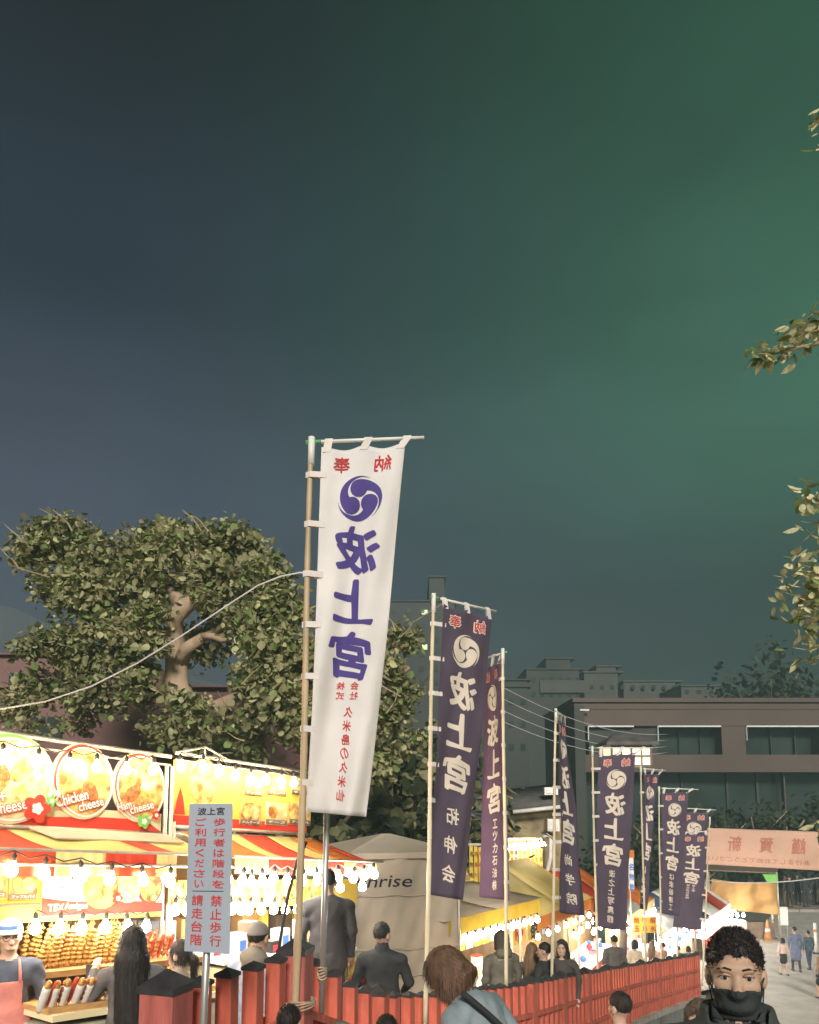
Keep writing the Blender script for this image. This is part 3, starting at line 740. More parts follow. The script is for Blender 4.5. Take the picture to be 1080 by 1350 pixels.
def food_card(parent, px0, px1, py0, py1, n, base, cap=None, m='food_b', capm='brown_board'):
    t0, z1 = K(px0, py0, n); t1, z0 = K(px1, py1, n)
    c = plate(parent, 'food_card', rect(t0, t1, z0, z1), n, 0.006, m, base)
    tc, zc, w, h = (t0 + t1) / 2, (z0 + z1) / 2, t1 - t0, z1 - z0
    for q in range(2):
        plate(c, 'food_picture', ellipse(tc + (q - .5) * w * .36, zc + h * .08, w * .20, h * .30, 16, rot=.4), n + .0065 + .001 * q, 0.003, 'food_c' if q else 'food_a', base)
    if cap:
        s = plate(c, 'caption_band', rect(t0 + w * .03, t1 - w * .03, z0 + h * .03, z0 + h * .24), n + .0068, 0.004, capm, base)
        text_on(s, cap, (tc, z0 + h * .135), w * .8, h * .13, n + .011, base, border=None)
    return c

TC = K(37, 1300, .7)[0]
def stall_a():
    z_g = z_path(5.0)
    B = T(-1.2, 0, 3.2); B.z = z_path(uv_of(B.x, B.y)[0])
    o = empty('food_stall', B); tag(o, 'food stall with big round cheese pictures above a red and yellow awning', 'stall', 'lit food stalls along the path')
    tL, tR = -3.3, K(222, 1050, 0)[0]
    zt = K(0, 966, 0)[1]; zb = K(60, 1092, 0)[1]
    # frame: top rail, bottom rail, posts
    for zz, r in ((zt, .022), (zt - .09, .012), (zb, .02)):
        MB().tube([T(tL, 0.02, zz) - B, T(tR, .02, zz) - B], r, 8).build('rail', M('frame_steel'), o, True)
    for (t, n) in ((tL, 0.05), (tR, 0.05), (tR - .07, .05), (tL, -1.7), (tR, -1.7)):
        MB().tube([T(t, n, 0) * 1 - B if False else Vector((T(t, n, 0).x, T(t, n, 0).y, z_path(uv_of(*T(t, n, 0).xy)[0]))) - B, T(t, n, zt - .1) - B], 0.022, 8).build('post', M('frame_steel'), o, True)
    # sign band along the bottom
    z1 = K(60, 1074, 0)[1]
    s = plate(o, 'sign_band', rect(tL, tR - .09, zb + .02, zb + .20), 0, .015, 'cream_paint')
    poly = [(tL, zb + .02), (tR - .09, zb + .02)] + [(tR - .09 - (tR - tL) * i / 20, zb + .11 + .02 * math.sin(i * .55)) for i in range(1, 21)]
    plate(s, 'red_wave', poly, .0155, .006, 'red_paint', B)
    # round picture boards
    for px, py, rx, ry, fm, ring in ((10, 1026, 60, 60, 'food_c', 'green_paint'), (107, 1030, 40, 50, 'food_a', 'red_paint'), (181, 1038, 34, 46, 'food_b', 'red_paint'), (-150, 1010, 80, 66, 'food_a', 'green_paint')):
        c = K(px, py, 0); e = K(px + rx, py, 0); u = K(px, py - ry, 0); w = abs(e[0] - c[0]); h = abs(u[1] - c[1])
        b = plate(o, 'picture_board', ellipse(c[0], c[1], w, h, 40, rot=.1), .018, .02, 'cream_paint')
        plate(b, 'rim', ellipse(c[0] + w * .02, c[1] + h * .02, w * .93, h * .95, 40, rot=.1), .0385, .004, ring, B)
        plate(b, 'rim', ellipse(c[0] + w * .05, c[1] - h * .02, w * .90, h * .92, 40, rot=.1), .0428, .003, 'white_paint', B)
        plate(b, 'food_picture', ellipse(c[0] + w * .04, c[1] - h * .01, w * .84, h * .87, 40, rot=.1), .0463, .003, fm, B)
        for q in range(4):
            a = q * 1.7 + px; plate(b, 'food_picture', ellipse(c[0] + w * .38 * math.cos(a), c[1] + h * .3 * math.sin(a), w * .34, h * .2, 20, rot=a), .0496 + q * .0012, .002, ('crust', 'food_c', 'food_a', 'meat')[q], B)
    def at(px, py): return K(px, py, .05)
    def wid(px, w): return K(px + w / 2, 1050, .05)[0] - K(px - w / 2, 1050, .05)[0]
    text_on(s, 'Chicken', at(94, 1052), wid(94, 44), .10, .058, B, rot=.30); text_on(s, 'cheese', at(119, 1060), wid(119, 34), .085, .058, B, rot=.30)
    text_on(s, 'Ham', at(163, 1062), wid(163, 19), .085, .058, B, rot=.30); text_on(s, 'cheese', at(186, 1064), wid(186, 32), .085, .058, B, rot=.28)
    text_on(s, 'cheese', at(13, 1063), wid(13, 44), .10, .058, B, rot=.25); text_on(s, '+', at(2, 1050), wid(2, 10), .08, .058, B, rot=.2)
    for px, py, r, m in ((47, 1066, .13, 'red_paint'), (188, 1083, .075, 'green_paint'), (204, 1075, .05, 'red_paint'), (66, 1056, .05, 'green_paint'), (75, 1046, .035, 'cream_paint')):
        flower(s, K(px, py, .05), r, .066, m, B)
    # roof strip and awning in red / yellow panels
    nF = 0.85
    zf = K(100, 1124, nF)[1]; zr = zb - .03
    cuts = [tL, K(40, 1100, .4)[0], K(165, 1110, .4)[0], K(205, 1110, .4)[0], tR + .1]
    cuts = [tL, -2.2] + cuts[1:]
    for i, m in enumerate(('yellow_tarp', 'red_tarp', 'yellow_tarp', 'red_tarp', 'yellow_tarp')):
        a, b = cuts[i], cuts[i + 1]; mb = MB(); nu, nn = 8, 6
        vs = []; fs = []
        for p in range(nn + 1):
            for q in range(nu + 1):
                t = a + (b - a) * q / nu; f = p / nn
                vs.append(T(t, .03 + (nF - .03) * f, zr + (zf - zr) * f - .035 * math.sin(math.pi * f) * (0.6 + .4 * math.sin(t * 5)) + .012 * math.sin(t * 9) * f) - B)
        for p in range(nn):
            for q in range(nu): k = p * (nu + 1) + q; fs.append((k, k + 1, k + nu + 2, k + nu + 1))
        mb.add(vs, fs); w = mb.build('awning', M(m), o, True); w.modifiers.new('t', 'SOLIDIFY').thickness = .004
    t0, t1 = K(38, 1100, .06)[0], tR - .02
    MB().slab(T(t0 + .12, .30, zr - .06) - B, T(t1, .30, zr - .06) - B, T(t1 - .05, .06, zr + .02) - B, T(t0, .06, zr + .02) - B, .015).build('roof_strip', M('beige_tarp'), o)
    for zz, nn in ((zf + .01, nF), (zf - .10, nF + .02)):
        MB().tube([T(tL, nn, zz) - B, T(tR + .1, nn, zz) - B], .014, 8).build('rail', M('frame_steel'), o, True)
    # back roof, back wall, side boards
    MB().slab(T(tL, 0, zr) - B, T(tR, 0, zr) - B, T(tR, -1.7, zr - .25) - B, T(tL, -1.7, zr - .25) - B, .01).build('roof_sheet', M('beige_tarp'), o)
    MB().slab(T(tL, -1.7, 3.2) - B, T(tR, -1.7, 3.2) - B, T(tR, -1.7, zr - .26) - B, T(tL, -1.7, zr - .26) - B, .02).build('back_wall', M('brown_board'), o)
    # valance pieces
    for a, b, m in ((-40, 72, 'red_tarp'), (72, 138, 'yellow_tarp'), (138, 205, 'red_tarp'), (205, 232, 'yellow_tarp')):
        ta, tb = K(a, 1130, nF)[0], K(b, 1130, nF)[0]; mb = MB(); k = 14; vs = []; fs = []
        for i in range(k + 1):
            t = ta + (tb - ta) * i / k; w = .018 * math.sin(i * 2.1)
            vs += [T(t, nF + .02, zf) - B, T(t, nF + .02 + w, zf - .19) - B]
        for i in range(k): fs.append((2 * i, 2 * i + 2, 2 * i + 3, 2 * i + 1))
        mb.add(vs, fs).build('valance', M(m), o, True)
    # yellow menu panel behind the bulbs
    nP = .35
    zp1, zp0 = K(100, 1140, nP)[1], K(100, 1213, nP)[1]
    p = plate(o, 'menu_panel', rect(tL, K(214, 1180, nP)[0], zp0, zp1), nP, .012, 'yellow_board')
    food_card(p, 12, 48, 1153, 1186, nP + .014, B, 'アップルパイ'); food_card(p, -34, 8, 1150, 1184, nP + .014, B, 'チョコ')
    n2 = nP + .02
    ta, z1 = K(57, 1140, n2); tb, z0 = K(213, 1202, n2)
    sg = plate(p, 'brand_board', rect(ta, tb, z0, z1 - .02), n2, .012, 'white_paint')
    H = z1 - z0; Wd = tb - ta
    plate(sg, 'red_band', [(ta, z0 + .003), (tb - .003, z0 + .003)] + [(tb - .003 - (Wd - .003) * i / 16, z0 + H * (.20 + .16 * (i / 16) ** 1.5 + .03 * math.sin(i * .4))) for i in range(17)], n2 + .0125, .004, 'red_paint', B)
    text_on(sg, 'TEX', (ta + Wd * .10, z0 + H * .17), Wd * .12, H * .14, n2 + .018, B, 'cream_paint', None, o1=.03)
    text_on(sg, 'Amigos', (ta + Wd * .255, z0 + H * .18), Wd * .18, H * .17, n2 + .018, B, 'cream_paint', None, o1=.03)
    text_on(sg, 'P', (ta + Wd * .23, z0 + H * .80), Wd * .04, H * .16, n2 + .014, B, 'red_paint', None, o1=.04)
    text_on(sg, 'スペシャルア', (ta + Wd * .13, z0 + H * .56), Wd * .20, H * .09, n2 + .014, B, 'ink_black', None)
    for px, py, rx, ry, m, rm in ((133, 1172, 24, 26, 'food_a', 'green_paint'), (168, 1168, 18, 22, 'food_c', 'cream_paint'), (196, 1170, 16, 22, 'food_b', 'red_paint')):
        c = K(px, py, n2); w = K(px + rx, py, n2)[0] - c[0]; h = K(px, py - ry, n2)[1] - c[1]
        r_ = plate(sg, 'rim', ellipse(c[0], c[1], w, h, 30), n2 + .017, .004, rm, B); plate(r_, 'food_picture', ellipse(c[0] + w * .03, c[1] + h * .03, w * .86, h * .88, 30), n2 + .0215, .003, m, B)
    for px, py, r, m in ((152, 1184, .055, 'red_paint'), (199, 1182, .04, 'green_paint'), (163, 1178, .03, 'cream_paint')): flower(sg, K(px, py, n2), r, n2 + .03, m, B)
    MB().tube([T(tL, nP + .05, K(20, 1192, nP)[1]) - B, KP(52, 1192, nP + .05) - B], .012, 6).build('rail', M('brown_board'), o)
    # boxes on the rear shelf
    for px0, px1, m in ((45, 74, 'brown_board'), (132, 160, 'brown_board'), (163, 190, 'grey_tarp'), (192, 212, 'white_paint')):
        nn = -.5; ta, za = K(px0, 1212, nn); tb, zb_ = K(px1, 1238, nn); plate(o, 'storage_box', rect(ta, tb, zb_, za), nn, .25, m)
    MB().slab(T(tL, -.7, K(100, 1240, -.5)[1]) - B, T(tR, -.7, K(100, 1240, -.5)[1]) - B, T(tR, -.2, K(100, 1240, -.5)[1]) - B, T(tL, -.2, K(100, 1240, -.5)[1]) - B, -.03).build('shelf', M('wood_tray'), o)
    # counter: two stepped trays
    zc1 = K(100, 1284, .55)[1]; zc0 = K(90, 1333, .95)[1]
    def slabz(n0, n1, z, th, m, nm, ta=TC, tb=None):
        tb = tR if tb is None else tb
        MB().slab(T(ta, n0, z) - B, T(tb, n0, z) - B, T(tb, n1, z) - B, T(ta, n1, z) - B, th).build(nm, M(m), o)
    slabz(-.05, .62, zc1, -.05, 'wood_tray', 'upper_tray'); slabz(.40, 1.0, zc0, -.04, 'wood_tray', 'lower_tray')
    slabz(.30, 1.06, zc0 - .045, -.05, 'cream_paint', 'counter_top')
    b4 = [T(TC, .35, 3.0) - B, T(tR, .35, 3.0) - B, T(tR, 1.02, 3.0) - B, T(TC, 1.02, 3.0) - B]
    t4 = [T(t, n, zc0 - .10) - B for t, n in ((TC, .35), (tR, .35), (tR, 1.02), (TC, 1.02))]
    MB().hexa(b4, t4).build('counter_front', M('counter'), o)
    MB().slab(T(TC, -.05, 3.0) - B, T(tR, -.05, 3.0) - B, T(tR, -.05, zc1 - .06) - B, T(TC, -.05, zc1 - .06) - B, .02).build('counter_back', M('brown_board'), o)
    # trays' lips
    MB().slab(T(TC, .60, zc1 + .002) - B, T(tR, .60, zc1 + .002) - B, T(tR, .60, zc1 + .05) - B, T(TC, .60, zc1 + .05) - B, .02).build('tray_lip', M('wood_tray'), o)
    MB().slab(T(TC, .985, zc0 + .002) - B, T(tR, .985, zc0 + .002) - B, T(tR, .985, zc0 + .05) - B, T(TC, .985, zc0 + .05) - B, .02).build('tray_lip', M('wood_tray'), o)
    # bulbs
    top = [KP(px, py, .22) for px, py in ((-230, 958), (-175, 968), (-120, 978), (-75, 982), (-38, 984), (4, 988), (51, 994), (92, 999), (128, 1001), (167, 1004), (203, 1005))]
    light_string('string of bare bulbs in front of the round cheese pictures', top)
    mid = [KP(px, py, nF + .06) for px, py in ((-200, 1118), (-130, 1124), (-70, 1130), (-28, 1136), (18, 1134), (60, 1139), (107, 1143), (147, 1147), (188, 1149), (225, 1151))]
    light_string('string of bare bulbs along the front edge of the red and yellow awning', mid)
    low = [KP(px, 1211, .62) for px in (47, 80, 109, 140, 168, 194)]
    light_string('string of bare bulbs just above the skewers on the counter', low, 'c')
    return o, zc1, zc0, tR
ST_A, ZC1, ZC0, TRA = stall_a()

# food set out on the counter
def food_meshes():
    out = {}
    mb = MB()                                           # fried spiral potato stick
    mb.tube([(0, 0, 0), (0, 0, .34)], .004, 5)
    for k in range(8):
        z = .08 + k * .032; mb.ball((0.004 * math.sin(k * 2), 0, z), .027 - .001 * k, 8, 5, (1, 1, .55), m=1)
    out['fried'] = mb.mesh('food_skewer', [M('wood_tray'), M('crust')], True)
    mb = MB(); mb.tube([(0, 0, 0), (0, 0, .30)], .004, 5)
    for k in range(4): mb.ball((0.006 * math.sin(k * 2.4), .004 * math.cos(k), .09 + k * .052), .030, 8, 6, (1, .8, .85), m=1)
    out['meat'] = mb.mesh('food_skewer', [M('wood_tray'), M('meat')], True)
    mb = MB(); mb.tube([(0, 0, 0), (0, 0, .1)], .004, 5); mb.tube([(0, 0, .06), (0, .004, .10), (0, .008, .20), (0, .0, .27), (0, 0, .285)], [.012, .019, .021, .018, .006], 8, m=1)
    out['sausage'] = mb.mesh('food_skewer', [M('wood_tray'), M('sausage')], True)
    mb = MB(); a = .045
    mb.tube([(0, 0, 0), (0, 0, .16)], [.030, .05], 10, m=0, cap=False)
    for k in range(9):
        x, y = random.uniform(-.03, .03), random.uniform(-.03, .03); mb.box((x, y, .15 + random.uniform(0, .05)), (.011, .011, .12), Euler((x * 6, y * 6, k)).to_matrix(), m=1)
    out['cup'] = mb.mesh('fries_cup', [M('paper'), M('fries')])
    mb = MB(); mb.tube([(0, 0, 0), (0, 0, .03), (0, 0, .20), (0, 0, .23)], [.02, .03, .034, .03], 8, m=0); mb.tube([(0, 0, .20), (0, 0, .27), (0, 0, .29)], [.027, .025, .008], 8, m=1)
    out['wrap'] = mb.mesh('wrapped_roll', [M('paper'), M('crust')], True)
    return out
FOOD = food_meshes()
def lay_food():
    def put(kind, t, n, z, tilt, lab, grp, rz=0.0, sc=1.0, cat='skewer'):
        p = T(t, n, z); ang = math.atan2(ROW.e.y, ROW.e.x)
        mt = Matrix.Translation(p) @ Matrix.Rotation(ang + rz, 4, 'Z') @ Matrix.Rotation(tilt, 4, 'X') @ Matrix.Scale(sc, 4)
        nm = {'cup': 'fries_cup', 'wrap': 'wrapped_roll'}.get(kind, 'food_skewer')
        o = link(nm, FOOD[kind], None, mt); tag(o, lab, cat, grp)
    # leaning fans of skewers on the upper tray
    ta, tb = K(34, 1255, .3)[0], K(206, 1255, .3)[0]
    for i in range(26):
        for r in range(2):
            t = ta + (tb - ta) * i / 25 + random.uniform(-.01, .01)
            k = 'fried' if i < 19 else ('sausage' if i % 2 else 'meat')
            put(k, t, .22 + .22 * r, ZC1 + .005 + .02 * (1 - r), R(22) + random.uniform(-.06, .06), {'fried': 'golden fried spiral stick leaning on the upper tray', 'sausage': 'red sausage on a stick on the upper tray', 'meat': 'browned meat skewer on the upper tray'}[k],
                {'fried': 'fried sticks on the upper tray', 'sausage': 'sausages on the upper tray', 'meat': 'meat skewers on the upper tray'}[k], random.uniform(-.25, .25), 1.25 if i < 19 else 1.0)
    for i in range(6):
        put('cup', ta + .35 + i * .12, .02, ZC1 + .01, R(8), 'white paper cup of fries standing behind the skewers', 'cups of fries', 0, 1.15, 'fries')
    # lower tray: wrapped rolls, sausages, meat
    ta, tb = K(38, 1308, .72)[0], K(206, 1308, .72)[0]
    for i in range(26):
        t = ta + (tb - ta) * i / 25
        k = ('wrap', 'sausage', 'wrap', 'meat')[i % 4] if i < 14 else ('wrap', 'meat')[i % 2]
        put(k, t + random.uniform(-.008, .008), .86, ZC0 + .004, R(30) + random.uniform(-.08, .08), {'wrap': 'roll in white paper on the lower tray', 'sausage': 'red sausage on a stick on the lower tray', 'meat': 'browned meat skewer on the lower tray'}[k],
            {'wrap': 'wrapped rolls on the lower tray', 'sausage': 'sausages on the lower tray', 'meat': 'meat skewers on the lower tray'}[k], random.uniform(-.2, .2), 1.0, 'roll' if k == 'wrap' else 'skewer')
lay_food()

def stall_b():
    tL, tR = TRA + .05, K(404, 1050, 0)[0]
    B = T((tL + tR) / 2, 0, 3); B.z = z_path(uv_of(B.x, B.y)[0])
    o = empty('food_stall', B); tag(o, 'food stall with an orange picture sign and a pointed striped awning', 'stall', 'lit food stalls along the path')
    zt = K(300, 1003, 0)[1]; zb = K(300, 1094, 0)[1]
    for zz, r in ((zt, .02), (zt - .07, .01), (zb, .02), (zb - .07, .012)):
        MB().tube([T(tL, 0.03, zz) - B, T(tR, .03, zz) - B], r, 8).build('rail', M('frame_steel'), o, True)
    tA = K(268, 988, 0)[0]; za = K(268, 985, 0)[1]
    for a, b in ((tL, tA), (tA, K(300, 1003, 0)[0])):
        MB().tube([T(a, .03, zt) - B, T(tA if a == tL else a, .03, za) - B, T(b, .03, zt if b != tA else za) - B], .014, 6).build('truss', M('frame_steel'), o, True)
    for t, n in ((tL, .04), (tR + .3, .04), (tL, -1.6), (tR + .3, -1.6)):
        g = T(t, n, 0); MB().tube([Vector((g.x, g.y, z_path(uv_of(g.x, g.y)[0]))) - B, T(t, n, zb + .05) - B], .02, 8).build('post', M('frame_steel'), o, True)
    s = plate(o, 'sign_board', rect(tL, tR, zb + .02, zt - .07), 0, .012, 'yellow_board')
    plate(s, 'red_band', rect(tL, tR - .004, zb + .024, zb + .12), .0125, .004, 'red_paint', B)
    c = K(268, 1030, 0); plate(s, 'food_picture', ellipse(c[0], c[1], .22, .24, 28), .0125, .004, 'food_a', B)
    plate(s, 'flame', [(tL + .02, zb + .13), (tL + .16, zb + .13), (tL + .13, zb + .30), (tL + .09, zb + .42), (tL + .05, zb + .28)], .0125, .003, 'red_paint', B)
    caps = ['チーズ', 'ハムチーズ', 'チーズ', 'アップル']
    for i, px in enumerate((250, 316, 350, 381)):
        food_card(s, px, px + (28 if i else 26), 1057, 1089, .018, B, caps[i], m=('food_c', 'food_b', 'food_c', 'food_a')[i])
    for i, px in enumerate((322, 353, 384)): food_card(s, px, px + 24, 1022, 1050, .018, B, ('アップル', 'チキンパイ', 'チョコ')[i], m=('food_b', 'food_a', 'food_c')[i])
    # awning running on past the sign to a pointed corner
    nF = .85; tip_t, tip_z = K(497, 1139, nF); zf = K(320, 1131, nF)[1]; zr = zb - .05
    cuts = [tL + .1, K(272, 1120, .4)[0], K(330, 1120, .4)[0], K(352, 1120, .4)[0], K(392, 1120, .4)[0], K(425, 1120, .4)[0], tip_t]
    ms = ('yellow_tarp', 'orange_tarp', 'yellow_tarp', 'red_tarp', 'yellow_tarp', 'orange_tarp')
    te = K(412, 1106, 0)[0]
    def aw(t, f):
        # right-hand hip: the ridge stops at te, the eave goes on to tip
        q = (t - cuts[0]) / (tip_t - cuts[0]); rt = cuts[0] + (te - cuts[0]) * min(1, q * 1.0)
        tt = rt + (t - rt) * f
        z_e = zf + (tip_z - zf) * max(0, q); zz = zr + (z_e - zr) * f - .04 * math.sin(math.pi * f)
        return T(tt, .03 + (nF - .03) * f, zz + .01 * math.sin(t * 8) * f) - B
    for i, m in enumerate(ms):
        a, b = cuts[i], cuts[i + 1]; nu, nn = 6, 6; vs = []; fs = []
        for p in range(nn + 1):
            for q in range(nu + 1): vs.append(aw(a + (b - a) * q / nu, p / nn))
        for p in range(nn):
            for q in range(nu): k = p * (nu + 1) + q; fs.append((k, k + 1, k + nu + 2, k + nu + 1))
        w = MB().add(vs, fs).build('awning', M(m), o, True); w.modifiers.new('t', 'SOLIDIFY').thickness = .004
    MB().add([T(te, .03, zr) - B, aw(tip_t, 1.0), T(tip_t + .1, -.9, tip_z + .05) - B, T(te, -1.6, zr - .2) - B], [(0, 1, 2, 3)]).build('awning', M('red_tarp'), o)
    MB().slab(T(tL, 0, zr) - B, T(te, 0, zr) - B, T(te, -1.6, zr - .2) - B, T(tL, -1.6, zr - .2) - B, .01).build('roof_sheet', M('beige_tarp'), o)
    MB().slab(T(tL, -1.6, 2.9) - B, T(te + .6, -1.6, 2.9) - B, T(te + .6, -1.6, zr - .25) - B, T(tL, -1.6, zr - .25) - B, .02).build('back_wall', M('interior'), o)
    # frilled valance
    k = 40; segs = (('yellow_tarp', 0, 8), ('red_tarp', 8, 15), ('yellow_tarp', 15, 21), ('white_tarp', 21, 24), ('red_tarp', 24, 29), ('yellow_tarp', 29, 33), ('red_tarp', 33, 37), ('yellow_tarp', 37, 40))
    for m, a, b in segs:
        vs = []; fs = []
        for i in range((b - a) * 3 + 1):
            f = (a + i / 3) / k; t = cuts[0] + (tip_t - cuts[0]) * f; z = zf + (tip_z - zf) * f; w = .012 * math.sin(i * 1.9)
            vs += [T(t, nF + .012, z) - B, T(t, nF + .015 + w, z - .15 - .012 * math.sin(i * 3.1)) - B]
        for i in range((b - a) * 3): fs.append((2 * i, 2 * i + 2, 2 * i + 3, 2 * i + 1))
        MB().add(vs, fs).build('valance', M(m), o, True)
    MB().tube([T(cuts[0], nF, zf + .012) - B, T(tip_t + .12, nF, tip_z + .02) - B], .014, 8).build('rail', M('frame_steel'), o, True)
    # inner menu panel
    nP = .1; p = plate(o, 'menu_panel', rect(tL + .02, K(470, 1180, nP)[0], K(340, 1196, nP)[1], K(340, 1160, nP)[1]), nP, .012, 'yellow_board')
    for i, px in enumerate((222, 250, 300, 328, 348, 366, 384, 405)): food_card(p, px, px + (20 if i < 3 else 14), 1164, 1192, nP + .014, B, None, m=('food_b', 'food_c', 'food_a')[i % 3])
    for px0, px1, py0, py1, nn, m in ((305, 325, 1198, 1232, -.6, 'interior'), (330, 338, 1198, 1236, -.55, 'yellow_board'), (378, 395, 1200, 1232, -.6, 'menu_yellow'), (350, 375, 1205, 1230, -.7, 'brown_board'), (224, 243, 1210, 1235, -.5, 'interior')):
        ta, z1 = K(px0, py0, nn); tb, z0 = K(px1, py1, nn); plate(o, 'cabinet', rect(ta, tb, z0, z1), nn, .2, m)
    # counter
    zc = K(320, 1268, .7)[1]
    MB().slab(T(tL + .05, -.1, zc) - B, T(tip_t - .3, -.1, zc) - B, T(tip_t - .3, .8, zc) - B, T(tL + .05, .8, zc) - B, -.04).build('counter_top', M('plastic_white'), o)
    b4 = [T(t, n, 2.6) - B for t, n in ((tL + .07, .1), (tip_t - .33, .1), (tip_t - .33, .76), (tL + .07, .76))]; t4 = [T(t, n, zc - .045) - B for t, n in ((tL + .07, .1), (tip_t - .33, .1), (tip_t - .33, .76), (tL + .07, .76))]
    MB().hexa(b4, t4).build('counter_front', M('cream_paint'), o)
    # printed skirt, gaudy picture boards
    for i in range(6):
        ta = tL + .12 + i * .36; q = plate(o, 'picture_board', rect(ta, ta + .33, zc - .75, zc - .08), .78, .01, 'food_a' if i % 2 else 'food_c'); plate(q, 'stripe', rect(ta, ta + .33, zc - .42, zc - .30), .7905, .003, 'red_paint' if i % 2 else 'toy_pink', B)
    for i in range(9):
        t = tL + .2 + i * .24; b0 = T(t, .45 + .1 * (i % 2), zc + .002); h = .16 + .1 * (i % 3); e = link('goods_box', None) if False else None
        mb = MB(); mb.box((0, 0, h / 2), (.14, .16, h)); mb.box((0, -.083, h * .55), (.09, .004, h * .4), m=1)
        q = mb.build('goods_box', [M(('plastic_white', 'paper', 'brown_board', 'cap_black')[i % 4]), M(('toy_red', 'toy_blue', 'cream_paint')[i % 3])]); q.location = b0; q.rotation_euler = (0, 0, R(54) + .1 * (i % 3))
        tag(q, ('small white box', 'paper-wrapped box', 'brown box', 'small black box')[i % 4] + ' on the counter under the pointed striped awning', 'box', ('white', 'paper', 'brown', 'black')[i % 4] + ' boxes on the counter under the striped awning')
    # bulbs
    light_string('string of bare bulbs across the orange picture sign', [KP(px, py, .2) for px, py in ((238, 1001), (268, 1002), (289, 1008), (311, 1014), (331, 1018), (352, 1020), (371, 1022), (388, 1024))])
    light_string('string of white bulbs under the edge of the pointed striped awning', [KP(px, py, nF + .07) for px, py in ((262, 1148), (300, 1148), (321, 1151), (332, 1154), (346, 1152), (362, 1149), (379, 1151), (400, 1152), (418, 1151), (436, 1152), (446, 1147), (467, 1149), (480, 1146), (493, 1144))], 'c', wire='wire')
    light_string('short lower string of white bulbs near the awning corner', [KP(px, py, nF + .02) for px, py in ((430, 1162), (448, 1161), (478, 1160))], 'c', wire='wire')
    light_string('string of bulbs over the counter beside the notice sign', [KP(px, 1190, .4) for px in (232, 246, 305, 317, 330, 345, 362, 376, 392)], 'c')
stall_b()

# ------------------------------------------------------------------ beige tent lettered on its front
def tent():
    d = 12.6; r = Row(540, d, R(80), 0.0)
    P0, P1 = S(462, 1127, d), S(606, 1127, d + .5)
    B = Vector(((P0.x + P1.x) / 2, d + .6, 0)); B.z = z_path(uv_of(B.x, B.y)[0]); o = empty('tent', B); tag(o, 'beige canvas tent with black italic lettering on its front', 'tent')
    W = P1 - P0; W.z = 0; L = W.length; e = W.normalized(); n = Vector((e.y, -e.x, 0)); z1 = P0.z; zg = B.z
    def fn(x, z, h=0.0, k=1):
        wv = 0.035 * math.sin(x * 5 + z * 1.9) * math.sin(z * 2.6 + 1) + .02 * math.sin(x * 11 + z * 7) + .012 * math.sin(x * 23 - z * 9)
        p = Vector((P0.x, P0.y, 0)) + e * x + n * (wv * k + h); return Vector((p.x, p.y, z)) - B
    nx, nz = 30, 30; vs = []; fs = []
    for j in range(nz + 1):
        for i in range(nx + 1): vs.append(fn(L * i / nx, zg + (z1 - zg) * j / nz))
    for j in range(nz):
        for i in range(nx): k = j * (nx + 1) + i; fs.append((k, k + 1, k + nx + 2, k + nx + 1))
    w = MB().add(vs, fs).build('front_panel', M('beige_tarp'), o, True); w.modifiers.new('t', 'SOLIDIFY').thickness = .004
    # seams and roll
    for py in (1183, 1255, 1291):
        z = S(540, py, d).z; MB().tube([fn(L * i / 20, z + .01 * math.sin(i), .02) for i in range(21)], .012, 6).build('seam', M('beige_tarp'), w, True)
    ap = S(498, 1103, d + 1.0); ridge0 = Vector((S(503, 1099, d + 1.0))) - B; ridge1 = S(515, 1099, d + 1.1) - B
    a, b = fn(-.05, z1 + .02, .06), fn(L + .05, z1 + .02, .06); back = -n * 2.2
    mb = MB(); mb.add([a, b, ridge1, ridge0, a + back, b + back], [(0, 1, 2, 3), (0, 3, 4), (1, 5, 2), (3, 2, 5, 4)]); q = mb.build('roof', M('beige_tarp'), o); q.modifiers.new('t', 'SOLIDIFY').thickness = .006
    mb = MB(); mb.slab(a, b, b - Vector((0, 0, .09)), a - Vector((0, 0, .09)), .006).build('eave', M('beige_tarp'), q)
    for x in (0, L):
        MB().slab(fn(x, zg), fn(x, zg) + back, fn(x, z1) + back, fn(x, z1), .006).build('side_panel', M('beige_tarp'), o)
    for x in (0.03, L - .03): MB().tube([fn(x, zg, .04, 0), fn(x, z1, .04, 0)], .022, 8).build('post', M('frame_steel'), o, True)
    zc = S(505, 1163, d).z; xs = (S(503, 1160, d) - P0).dot(e)
    def ft(x, z, l=0.0):
        return fn(x + .22 * (z - zc), z, .004 + l)
    mb = MB(); put_text(mb, 'Sunrise', .006, xs, zc, 1.02, .19, ft, L=.06, lift=.004); tag(mb.build('lettering', M('ink_black'), w), kind='stuff')
tent()

